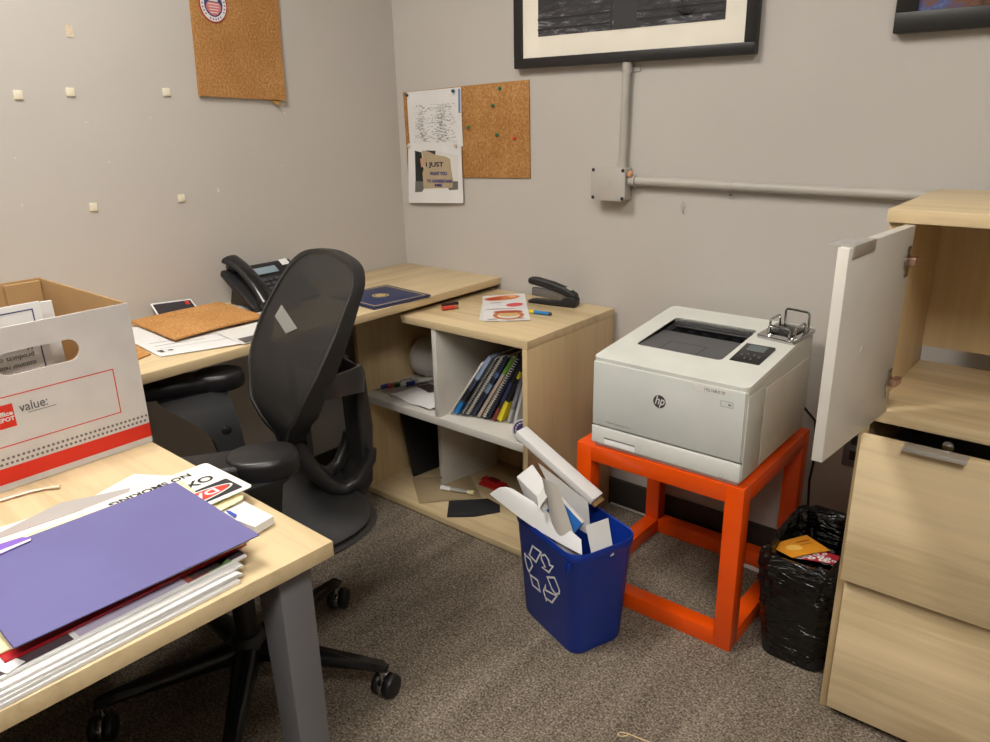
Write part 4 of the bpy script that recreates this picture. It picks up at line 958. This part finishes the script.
# backrest
wtab = [(.590, .012), (.598, .034), (.618, .050), (.652, .094), (.699, .140), (.762, .172), (.800, .184), (.847, .190), (.88, .189), (.923, .182), (.955, .173), (.968, .167), (.984, .150), (.994, .130), (1.001, .105), (1.006, .068), (1.009, .03), (1.010, .01)]
ytab = [(.593, -.151), (.635, -.128), (.68, -.120), (.762, -.144), (.847, -.190), (.931, -.243), (1.010, -.300)]
ftab = [(.583, .0), (1.03, .0)]
def backp(s_, z):
    w_ = interp(wtab, z); return Vector((s_*w_, interp(ytab, z)+interp(ftab, z)*abs(s_)**2.2, z))
zs = [.593, .597, .602, .61, .618, .63, .645, .66, .68, .70, .725, .75, .775, .80, .825, .85, .88, .91, .935, .955, .967, .978, .987, .992, .996, .999, 1.002, 1.005, 1.007, 1.009, 1.010]
cob('back_mesh', B().sheet(lambda u, v: backp(-1+2*v, zs[int(round(u*(len(zs)-1)))]), len(zs)-1, 16, .003), M_mesh)
out = [backp(1, z) for z in zs]+[backp(-1, z) for z in zs[::-1]]
rg = []
n = len(out)
for i, p in enumerate(out):
    tn = (out[(i+1) % n]-out[i-1]).normalized(); side_ = tn.cross(Vector((0, -1, 0)))
    side_.normalize(); bk_ = Vector((0, -1, 0)); wv = .006; dp = interp([(.59, .034), (.70, .046), (.82, .036), (.93, .024), (1.0, .018)], p.z)
    rg.append([p+side_*wv+bk_*(-.006), p+side_*wv*1.1+bk_*dp*.5, p+side_*wv*.7+bk_*dp, p-side_*wv*.7+bk_*dp, p-side_*wv*.9+bk_*dp*.4, p-side_*wv*.7+bk_*(-.006)])
rg.append(rg[0])
fr = cob('back_frame', B().loft(rg, False, False), M_chair, None, 60)
# label on the mesh
lp = [(-.01, .900), (.05, .905), (.055, .870), (.0, .862)]
tq = [Vector((sx_, interp(ytab, z_)+.006+interp(ftab, z_)*abs(sx_/.2)**2.2, z_)) for sx_, z_ in ((.108, .888), (-.02, .862), (.022, .843), (.115, .862))]
cob('care_label', B().sheet(bl(*tq), 3, 3, .0006), cm((128, 128, 124)))
# lower loop from the back tip to the seat, spine and lumbar arms
for sg in (-1, 1):
    cob('back_strut', B().tube([Vector((sg*.034, -.150, .622)), Vector((sg*.030, -.162, .58)), Vector((sg*.036, -.190, .525)), Vector((sg*.042, -.225, .480)), Vector((sg*.05, -.255, .465)), Vector((sg*.058, -.290, .482)), Vector((sg*.065, -.320, .53)), Vector((sg*.065, -.325, .555))], [.020, .022, .020, .019, .018, .016, .014, .012], 10), M_chair)
cob('spine', B().extrude([(-.045, y_, z_) for y_, z_ in ((-.18, .40), (-.30, .415), (-.335, .46), (-.345, .60), (-.335, .745), (-.315, .76), (-.305, .70), (-.31, .50), (-.285, .455), (-.18, .435))], (.09, 0, 0), .008), M_chair)
for sg in (-1, 1):
    rgs = []
    for q in range(7):
        s_ = q/6; x_ = sg*(.03+.150*s_); y_ = -.325+.145*s_**1.5; z_ = .720+.05*s_; hh = .035-.012*s_
        rgs.append([Vector((x_, y_-.008, z_-hh)), Vector((x_, y_+.006, z_-hh)), Vector((x_, y_+.008, z_)), Vector((x_, y_+.006, z_+hh)), Vector((x_, y_-.008, z_+hh)), Vector((x_, y_-.012, z_))])
    cob('lumbar_arm', B().loft(rgs), M_chair)
# arms
def padring(c, d_, n_, w_, z_): return None
def arm(rear, fdir, rr_, L_, post_x, dy=0):
    f = Vector((fdir[0], fdir[1], 0)).normalized(); s_ = Vector((f.y, -f.x, 0)); c = Vector((rear[0], rear[1], 0))
    def pad(w0, w1, l0, l1, rad):
        o = []
        for k in range(9): a_ = pi/2+pi*k/8; o.append((l0+rad*(cos(a_)+0)*1.0, w0*sin(a_)))
        for k in range(9): a_ = -pi/2+pi*k/8; o.append((l1+w1*.9*cos(a_), w1*sin(a_)))
        return o
    def lo(out_, z_, k=1.0):
        mx = sum(p[0] for p in out_)/len(out_); return [c+f*(mx+(p[0]-mx)*k)+s_*(p[1]*k)+Vector((0, 0, z_)) for p in out_]
    front = pad(.046, .042, .045, L_-.036, .01)
    p1 = cob('arm_pad', B().loft([lo(front, .646, .9), lo(front, .650), lo(front, .672), lo(front, .680, .97), lo(front, .683, .86)]), M_pad, None, 60)
    rearp = pad(rr_, rr_*.93, 0, .035, rr_)
    cob('arm_pad_cap', B().loft([lo(rearp, .646, .93), lo(rearp, .651), lo(rearp, .676), lo(rearp, .686, .96), lo(rearp, .689, .84)]), M_pad, p1, 60)
    sg = 1 if post_x > 0 else -1; rgs = []
    for yc_, hw, z_, x_ in ((-.030, .082, .650, post_x+.050*sg), (-.035, .078, .638, post_x+.046*sg), (-.05, .066, .615, post_x+.03*sg), (-.07, .048, .585, post_x+.012*sg), (-.085, .035, .54, post_x-.005*sg), (-.092, .030, .48, post_x-.015*sg), (-.088, .030, .425, post_x-.035*sg), (-.08, .030, .40, post_x-.08*sg), (-.06, .03, .392, post_x-.17*sg)):
        yc_ += dy if z_ < .64 else dy*.8; up = None
        if z_ > .41: rgs.append([Vector((x_-.014, yc_-hw, z_)), Vector((x_+.014, yc_-hw, z_)), Vector((x_+.016, yc_+hw, z_)), Vector((x_-.016, yc_+hw, z_))])
        else: rgs.append([Vector((x_, yc_-hw, z_-.012*sg)), Vector((x_, yc_-hw, z_+.012*sg)), Vector((x_, yc_+hw, z_+.012*sg)), Vector((x_, yc_+hw, z_-.012*sg))])
    ps_ = cob('arm_post', B().loft(rgs), M_black, None, 50)
    for s2 in (-1, 1):
        cob('knob', B().lathe([(.012, 0), (.012, .004), (.009, .006)], Vector((post_x+.004*sg+s2*.015, -.084+dy, .560)), 16, Matrix.Rotation(s2*pi/2, 4, 'Y')), M_blackg, ps_)
arm((-.222, -.035), (.36, .93), .056, .25, -.215, .075)
arm((.335, -.118), (.22, .975), .050, .29, .262)

# ------------------------------------------------------------------ desk phone
t = thing('desk_phone', 'black office desk phone with handset on the wall desk against the left wall', 'phone', (.13, -.70, H))
Mp = basis((.215, -.835, H+.018), (0, 1, 0), (-.155, 0, .098)); PW, PL = .25, .185
obj('body', B().box(0, PW, 0, PL, -.022, 0, .006, Mp), M_black, t)
obj('foot', B().extrude([(.20, -.80, H+.0005), (.19, -.80, H+.012), (.085, -.80, H+.08), (.06, -.80, H+.085), (.03, -.80, H+.0005)], (0, .18, 0), .003), M_black, t)
obj('display', B().box(.098, .178, .132, .162, .0002, .0025, .001, Mp), mat('grey_blue_display', (128, 146, 156), .2), t)
obj('display_bezel', B().box(.088, .238, .122, .178, -.001, .0012, .001, Mp), M_blackg, t)
MKY = mat('phone_key', (62, 62, 66), .5)
for r_ in range(5):
    for c_ in range(4): obj('key', B().box(.098+c_*.022, .114+c_*.022, .018+r_*.02, .031+r_*.02, .0, .0035, .0015, Mp), MKY, t)
for r_ in range(4): obj('key', B().box(.196, .232, .03+r_*.022, .044+r_*.022, .0, .003, .0015, Mp), MKY, t)
obj('paper_tag', B().box(.205, .235, .155, .182, .002, .0026, 0, Mp), M_paper, t)
rgs = []
for q in range(13):
    s_ = q/12; y_ = -.012+.215*s_; arch = .026*sin(pi*s_); hw = .025+.005*abs(2*s_-1)**2; up_ = .022
    e = .02*(abs(2*s_-1)**4)
    rgs.append([Mp @ Vector((.04+hw*cos(a_)*1.0, y_, .024+arch*.6-e*.25+(.012+.006*abs(2*s_-1)**3)*sin(a_))) for a_ in [2*pi*k/14 for k in range(14)]])
hs = obj('handset', B().loft(rgs), M_blackg, t, True, 60)
for y_ in (.008, .178): obj('ear_cup', B().lathe([(.021, 0), (.024, .004), (.024, .016), (.02, .02)], Mp @ Vector((.04, y_, .0)), 18, Mp.to_3x3().to_4x4()), M_blackg, hs)
pts = []
q0, q1 = Mp @ Vector((.03, -.01, .01)), Mp @ Vector((.02, .06, -.03))
for k in range(90):
    s_ = k/89; c = Vector((.24+.02*sin(pi*s_), -.80+.12*s_, H+.008)); pts.append(c+Vector((.005*cos(k*.9), 0, .005*sin(k*.9))))
obj('coiled_cord', B().tube(pts, .0017, 5), M_black, t)

# papers and cork tile on the wall desk
V3 = lambda x, y, z: at(130+x/2.652, 240+y/2.652, 2, z)
def sheet_thing(name, label, cat, quad, m_, z_wave=.0006, th_=.0005, group=None):
    b = quad_sheet(*quad, (lambda u, v: z_wave*sin(4*u+3*v)), 6, 6, th_); return tag(obj(name, b, m_), label, cat, group)
zP = H+.0015
t = thing('printed_sheet', 'white form with black print under the cork tile at the edge of the wall desk', 'paper', (.35, -1.1, H))
qa = (Vector((.06, -1.19, zP+.004)), V3(80, 309, zP+.0012), V3(352, 266, zP+.003), Vector((.12, -.96, zP+.004)))
obj('sheet', quad_sheet(*qa, lambda u, v: .0006*sin(4*u+3*v), 6, 6, .0005), M_paper, t)
fq = bl(*qa)
for (ua, ub, va, vb) in ((.84, .87, .05, .10), (.88, .90, .06, .10), (.86, .885, .14, .19), (.60, .605, .1, .9), (.70, .705, .1, .6), (.8, .803, .1, .9)):
    b = B(); b.extrude([fq(ua, va)+Vector((0, 0, .001)), fq(ub, va)+Vector((0, 0, .001)), fq(ub, vb)+Vector((0, 0, .001)), fq(ua, vb)+Vector((0, 0, .001))], (0, 0, .0002)); obj('print_block', b, M_ink if ub-ua > .01 else M_inkg, t)
sheet_thing('white_sheet', 'plain white sheet leaning from under the cork tile towards the chair back', 'paper', (V3(215, 285, zP), V3(300, 272, zP), V3(385, 200, zP), V3(295, 165, zP)), M_paper)
t = thing('magazine', 'dark bordered photo page on the wall desk behind the cork tile', 'magazine', tuple(V3(120, 170, H)))
m0, m1 = at(190.5, 299, 0, .008), at(150, 304, 0, .008)
m2, m3 = Vector((.055, m1.y, H+.004)), Vector((.055, m0.y, H+.004))
obj('sheet', quad_sheet(m2, m3, m0, m1, None, 3, 3, .002), M_paper, t)
fm2 = bl(m2, m3, m0, m1); up2 = (m3-m2).cross(m1-m2).normalized()
if up2.x < 0: up2 = -up2
obj('dark_picture', B().sheet(lambda u, v: fm2(.04+.92*u, .1+.82*v)+up2*.0016, 3, 3, .0006), cm((44, 40, 44)), t)
obj('red_picture', B().sheet(lambda u, v: fm2(.80+.1*u, .62+.25*v)+up2*.0024, 2, 2, .0005), cm((190, 50, 44)), t)
t = thing('photo_sheet', 'white page with a dark photo block lying beside the chair back on the wall desk', 'paper', tuple(V3(310, 262, H)))
obj('sheet', quad_sheet(V3(225, 245, zP+.006), V3(300, 277, zP+.003), V3(380, 252, zP+.003), V3(350, 215, zP+.006), None, 4, 4, .0005), M_paper2, t)
b = B(); b.extrude([V3(285, 262, zP+.005), V3(305, 272, zP+.005), V3(380, 254, zP+.005), V3(372, 243, zP+.0055)], (0, 0, .0004)); obj('photo_block', b, cm((90, 84, 84)), t)
b = quad_sheet((.16, -1.40, H+.002), (.40, -1.36, H+.002), V3(55, 303, H+.003), (.2, -1.2, H+.002), None, 3, 3, .003)
tag(obj('loose_cork_piece', b, M_cork2), 'small cork offcut under the papers beside the cardboard box', 'cork')
c2, c3, c4 = at(217.5, 301.0, 2, H+.016), at(266.0, 315.5, 2, H+.016), at(174.5, 338.8, 2, H+.016)
c2.x = max(c2.x, .03)
b = quad_sheet(c4, c3, c2, c2+(c4-c3), lambda u, v: -.002+.002*sin(4*u), 8, 8, .005)
tag(obj('loose_cork_tile', b, M_cork2), 'square cork tile lying loose on papers on the wall desk', 'cork board')

# ------------------------------------------------------------------ cardboard box on the near desk
t = thing('cardboard_box', 'open white storage box with red band and hand hole on the near desk', 'box', (.69, -1.64, H), R_(-1.0))
bx0, bx1, by0, by1, bz0, bz1 = .495, .873, -1.815, -1.486, H+.001, 1.0
Mfront = basis((bx1, by0, bz0), (0, 1, 0), (0, 0, 1)); Wf = by1-by0; Hf = bz1-bz0
BT = .004
hole_c = (Wf-(1.487 and (-1.487+1.640)), .945-bz0)
hole_ = rr(.062, .0185, .018, 6, Wf-.153, .942-bz0)
obj('front_wall', B(), None, t) if False else None
plate('front_wall', [[(0, 0), (Wf, 0), (Wf, Hf), (0, Hf)], hole_], BT, Mfront @ Matrix.Translation((0, 0, -BT)), M_box, t)
fwall = t.children[-1]
plate('inner_front_wall', [[(.004, 0), (Wf-.004, 0), (Wf-.004, Hf-.001), (.004, Hf-.001)], hole_], .002, Mfront @ Matrix.Translation((0, 0, -BT-.0022)), M_kraft, t)
obj('back_wall', B().box(bx0, bx0+BT, by0, by1, bz0, bz1, .0005), M_kraft, t)
obj('side_wall', B().box(bx0+BT+.0002, bx1-BT-.0002, by1-BT, by1, bz0, bz1, .0005), M_kraft, t)
obj('side_wall', B().box(bx0+BT+.0002, bx1-BT-.0002, by0, by0+BT, bz0, bz1, .0005), M_kraft, t)
obj('bottom', B().box(bx0+BT+.0002, bx1-BT-.0025, by0+BT+.0002, by1-BT-.0002, bz0, bz0+.004, 0), M_kraft, t)
obj('corner_flap', B().box(bx0+BT+.001, bx0+BT+.012, by1-.07, by1-BT-.001, bz0+.01, bz1-.004, .001), M_kraft, t)
def fz(y, z): return (y-by0, z-bz0)
M_rp = mat('red_box_print', (216, 44, 24), .6)
MB_ = Mfront @ Matrix.Translation((0, 0, .0001))
plate('red_band', [[fz(by0, .752), fz(by1, .752), fz(by1, .778), fz(by0, .778)]], .0004, MB_, M_rp, t)
plate('red_outline', [[fz(by0, .812), fz(-1.531, .812), fz(-1.531, .893), fz(by0, .893), fz(by0, .8915), fz(-1.5325, .8915), fz(-1.5325, .8135), fz(by0, .8135)]], .0004, MB_, M_rp, t)
b = B()
for r_ in range(2):
    for k in range(44):
        y_ = by1-.004-k*.0075-(.0035 if r_ else 0); z_ = .793-r_*.0085
        if y_ < by0+.005: continue
        b.poly([MB_ @ Vector((y_-by0+.0024*cos(2*pi*q/8), z_-bz0+.0024*sin(2*pi*q/8), .0004)) for q in range(8)])
o = obj('dot_rows', b, cm((112, 108, 106)), t)
plate('red_logo_square', [[fz(by0+.06, .842), fz(-1.692, .842), fz(-1.692, .880), fz(by0+.06, .880)]], .0004, MB_, M_rp, t)
ML = lambda y, z: MB_ @ Matrix.Translation((y-by0, z-bz0, .0004))
text('logo_lettering', 'Office', .010, ML(-1.722, .862), M_paper, t, width=.028, bold=.0003)
text('logo_lettering', 'DEPOT', .009, ML(-1.723, .853), M_paper, t, width=.030, bold=.0003)
text('value_lettering', 'value:', .022, ML(-1.684, .862), cm((80, 80, 84)), t, width=.042)
plate('small_print_line', [[fz(-1.672, .8575), fz(-1.630, .8575), fz(-1.630, .8588), fz(-1.672, .8588)]], .0003, MB_, M_inkg, t)
# certificates standing in the box
t = thing('framed_certificate', 'white certificate with a navy border line standing in the open box', 'certificate', (.80, -1.74, H+.006))
M = basis((.835, -1.80, H+.008), (0, 1, 0), (-.06, 0, 1))
obj('sheet', B().box(0, .196, 0, .272, -.003, 0, .0005, M), M_paper, t)
plate('border_line', [[(.008, .008), (.184, .008), (.184, .262), (.008, .262)], [(.010, .010), (.182, .010), (.182, .260), (.010, .260)]], .0003, M @ Matrix.Translation((0, 0, .0002)), cm((70, 76, 120)), t)
MT = M @ Matrix.Translation((.170, .205, .0002)) @ Matrix.Rotation(pi, 4, 'Z')
for k, s_ in enumerate(('Management', 'products or se', 'customer relatio', 'ment as Royalty')):
    text('lettering', s_, .0115, MT @ Matrix.Translation((0, .0+.0135*k-.0+.0, 0)), M_ink, t, width=.062+.008*(k % 2))
M = basis((.80, -1.79, H+.008), (0, 1, 0), (-.07, 0, 1))
tag(obj('white_folder', B().box(0, .218, 0, .262, -.008, 0, .001, M), M_paper2), 'white folder standing behind the certificate in the open box', 'folder')

# plastic strap on desk
pts = [at(x, y, 2, H+.004) for x, y in ((-25, 505), (0, 500), (30, 491), (48, 487.5), (60, 486.5))]
b = B(); rg = []
for i, p in enumerate(pts): rg.append([p+Vector((0, 0, .004)), p+Vector((0, 0, .0045)), p+Vector((.003, 0, -.0025)), p+Vector((.003, 0, -.003))])
tag(obj('clear_plastic_strip', B().tube(pts, .0035, 8, flat=.6), mat('clear_strip', (214, 200, 176), .25)), 'thin curved translucent plastic strip on the near desk before the box', 'strip')

# ------------------------------------------------------------------ stack of papers on the near desk
def slab(name, label, cat, corners, z0, z1, m_, group=None):
    pts_ = [Vector((x, y, z0)) for x, y in corners]
    return tag(obj(name, B().extrude(pts_, (0, 0, z1-z0), .0003, 1), m_), label, cat, group)
# magazines and sheets, bottom up: long edge along the desk side
stack = [(1.394, -1.638, .0045, M_paper, 'white booklet at the very bottom of the paper stack on the near desk', .000),
         (1.389, -1.631, .0035, M_paper2, 'grey-white booklet second from the bottom of the paper stack', .01),
         (1.391, -1.636, .003, M_paper, 'white papers third from the bottom of the stack with a crisp edge', -.008),
         (1.383, -1.625, .003, M_paper2, 'pale magazine just below the colour printed one in the paper stack', .004)]
z = H+.0005
def rect(xr, yt, w_, l_, a_):    # right-top corner, width to -x, length to -y, rotated about that corner
    ex_ = Vector((-cos(a_), -sin(a_))); ey_ = Vector((sin(a_), -cos(a_))); c = Vector((xr, yt))
    return [tuple(c), tuple(c+ex_*w_), tuple(c+ex_*w_+ey_*l_), tuple(c+ey_*l_)]
for (xr, yt, h_, m_, lb, a_) in stack:
    slab('paper_booklet', lb, 'booklet', rect(xr, yt, .21, .30, a_), z, z+h_, m_, 'booklets in the paper stack'); z += h_+.0006
t = thing('printed_magazine', 'magazine with dark and coloured print below the red folder', 'magazine', (1.28, -1.77, z))
rc = rect(1.372, -1.612, .21, .29, .006); obj('pages', B().extrude([Vector((x, y, z)) for x, y in rc], (0, 0, .003), .0003, 1), M_paper, t)
rcv = [Vector((x, y, z+.0032)) for x, y in rc]; fm = bl(rcv[3], rcv[0], rcv[1], rcv[2])
def mp(name, ua, ub, va, vb, m_): b = B(); b.extrude([fm(ua, va), fm(ub, va), fm(ub, vb), fm(ua, vb)], (0, 0, .0002)); obj(name, b, m_, t)
mp('dark_print', .75, 1, .02, .9, cm((60, 48, 52))); mp('green_print', .82, .93, .01, .12, cm((110, 140, 84)))
mp('brown_print', .72, .82, .01, .16, cm((140, 72, 52))); mp('lilac_text_block', .28, .72, .02, .5, cm((176, 168, 190))); mp('dark_print', 0, .26, .02, .8, cm((72, 60, 66)))
z += .0040
slab('red_folder', 'glossy red plastic folder under the purple folder', 'folder', rect(1.354, -1.600, .225, .290, .004), z, z+.004, mat('glossy_red_plastic', (176, 26, 36), .18))
slab('white_tabbed_sheet', 'white sheet with a bent corner poking out below the red folder', 'paper', rect(1.368, -1.875, .05, .02, .3), z, z+.0012, M_paper)
z += .0046
slab('manila_folder', 'cream manila folder directly below the purple folder', 'folder', [(1.356, -1.597), (1.12, -1.56), (1.09, -1.90), (1.34, -1.905)], z, z+.0024, M_cream)
z += .0030
# purple folder
zp = .779
pf = [at(175, 482, 2, zp+.002), at(259.4, 535, 2, zp+.002), at(14.3, 648, 2, zp+.002), None]
pf[3] = pf[0]+(pf[2]-pf[1])
t = thing('purple_folder', 'purple card folder on top of the paper stack on the near desk', 'folder', tuple((pf[0]+pf[2])/2-Vector((0, 0, .004))))
obj('cover', quad_sheet(pf[2], pf[1], pf[0], pf[3], lambda u, v: -.0005*sin(3*u), 8, 8, .0012), M_purple, t)
lf = [p-Vector((0, 0, .003)) for p in pf]
obj('cover', quad_sheet(lf[2]+Vector((-.004, 0, 0)), lf[1]+Vector((-.004, 0, 0)), lf[0], lf[3], None, 6, 6, .0010), M_purple, t)
tb = [at(x, y, 2, zp+.003) for x, y in ((-12, 561), (31, 541), (32, 538), (22, 537.5), (-12, 548))]
obj('tab', B().extrude(tb, (0, 0, .0008)), cm((128, 92, 190)), t)
tb = [at(x, y, 2, zp+.0042) for x, y in ((-12, 559), (31, 540.5), (31, 538.8), (-12, 555.5))]
obj('tab_edge', B().extrude(tb, (0, 0, .0006)), M_paper, t)
# sign DANGER / OXYGEN / NO SMOKING, upside down to the camera
zs_ = .766
P5 = lambda x, y: at(100+x/5.21, 460+y/5.21, 2, zs_)
cA, cB, cC = P5(800, 138), P5(505, 50), P5(590, 228)   # near right corner, far right corner, along the near edge
ey_ = (cA-cC).normalized()          # reading: x axis of the sign runs from right to left for the camera
xr_ = -(cA-cC).normalized()         # sign x (reading direction) : from corner A towards C, i.e. leftwards
yr_ = (Vector((0, 0, 1)).cross(xr_)).normalized()
if yr_.dot(cB-cA) > 0: yr_ = -yr_   # sign up points towards the camera, away from B
# sign origin: its top-left corner is A
t = thing('oxygen_sign', 'white danger oxygen no smoking sign upside down under the purple folder', 'sign', tuple(cA-Vector((0, 0, .001))))
MS = basis(cA, xr_, yr_); SW, SHt = .20, .134
Lc = rr(SW/2, SHt/2, .008, 4, SW/2, -SHt/2)
plate('card', [Lc], .0012, MS, mat('white_sign_plastic', (236, 234, 224), .35), t)
MS1 = MS @ Matrix.Translation((0, 0, .0013))
s0 = SHt
bt, bbm = -.009, -.056
plate('black_header', [rr((SW-.024)/2, (bt-bbm)/2, .003, 3, SW/2, (bt+bbm)/2)], .0003, MS1, M_ink, t)
plate('red_oval', [[(SW/2+.084*cos(a_), (bt+bbm)/2+(bt-bbm)*.40*sin(a_)) for a_ in [2*pi*k/48 for k in range(48)]], [(SW/2+.080*cos(a_), (bt+bbm)/2+(bt-bbm)*.34*sin(a_)) for a_ in [2*pi*k/48 for k in range(48)]]], .0003, MS1 @ Matrix.Translation((0, 0, .0003)), M_paper, t)
plate('red_oval', [[(SW/2+.077*cos(a_), (bt+bbm)/2+(bt-bbm)*.33*sin(a_)) for a_ in [2*pi*k/48 for k in range(48)]]], .0004, MS1 @ Matrix.Translation((0, 0, .0003)), M_redp, t)
text('danger_lettering', 'DANGER', .024, MS1 @ Matrix.Translation((SW/2, (bt+bbm)/2-.008, .0007)), M_paper, t, width=.12, align='CENTER', bold=.0006)
text('oxygen_lettering', 'OXYGEN', .028, MS1 @ Matrix.Translation((.022, -.088, 0)), M_ink, t, width=.125, bold=.0006)
text('smoking_lettering', 'NO SMOKING', .018, MS1 @ Matrix.Translation((.040, -.120, 0)), M_ink, t, width=.125, bold=.0005)
# envelope with a window, white papers under the sign, blue tag
e4 = [at(134, 473.5, 2, .7635), at(174, 478, 2, .7635)]
sheet_thing('large_white_sheet', 'large white sheet under the sign, its corner pointing at the box', 'paper', (at(0, 548, 2, .7625), at(190, 505, 2, .7625), at(174, 476, 2, .7625), at(134, 474, 2, .7625)), M_paper, .0003)
t = thing('window_envelope', 'white envelope with a long clear window lying left of the purple folder', 'envelope', tuple(at(70, 515, 2, .762)))
qa = [at(x, y, 2, .7645) for x, y in ((-40, 560), (110, 506), (150, 484), (-40, 545))]
obj('paper', quad_sheet(*[at(x, y, 2, .7645) for x, y in ((-40, 562), (150, 500), (150, 480), (-40, 540))], None, 4, 4, .0008), M_paper2, t)
obj('window', quad_sheet(*[at(x, y, 2, .7654) for x, y in ((-35, 550), (128, 494), (130, 488), (60, 503))], None, 4, 4, .0004), mat('glassine_window', (178, 172, 168), .2), t)
sheet_thing('cream_sheet', 'cream sheet edge between the envelope and the purple folder', 'paper', (at(-30, 568, 2, .7665), at(180, 500, 2, .7665), at(178, 484, 2, .7665), at(-30, 553, 2, .7665)), M_cream, .0)
z2 = H+.002
slab('white_paper_bundle', 'bundle of white paper sticking out to the right under the manila folder', 'paper', [tuple(at(x, y, 2, .755)[:2]) for x, y in ((273.7, 516), (255, 527), (215, 512), (240, 499))], .7425, .7550, M_paper)
slab('cream_envelope', 'cream envelope corner beneath the oxygen sign', 'envelope', [tuple(at(x, y, 2, .761)[:2]) for x, y in ((243.5, 495), (242, 499), (216, 512), (200, 500), (215, 488))], .7585, .7600, M_cream)
tag(obj('blue_tag', quad_sheet(at(226, 511, 2, .758), at(234, 517, 2, .758), at(237, 515, 2, .758), at(230, 511, 2, .758), None, 2, 2, .001), cm((50, 80, 180))), 'small blue tag under the right edge of the purple folder', 'tag')
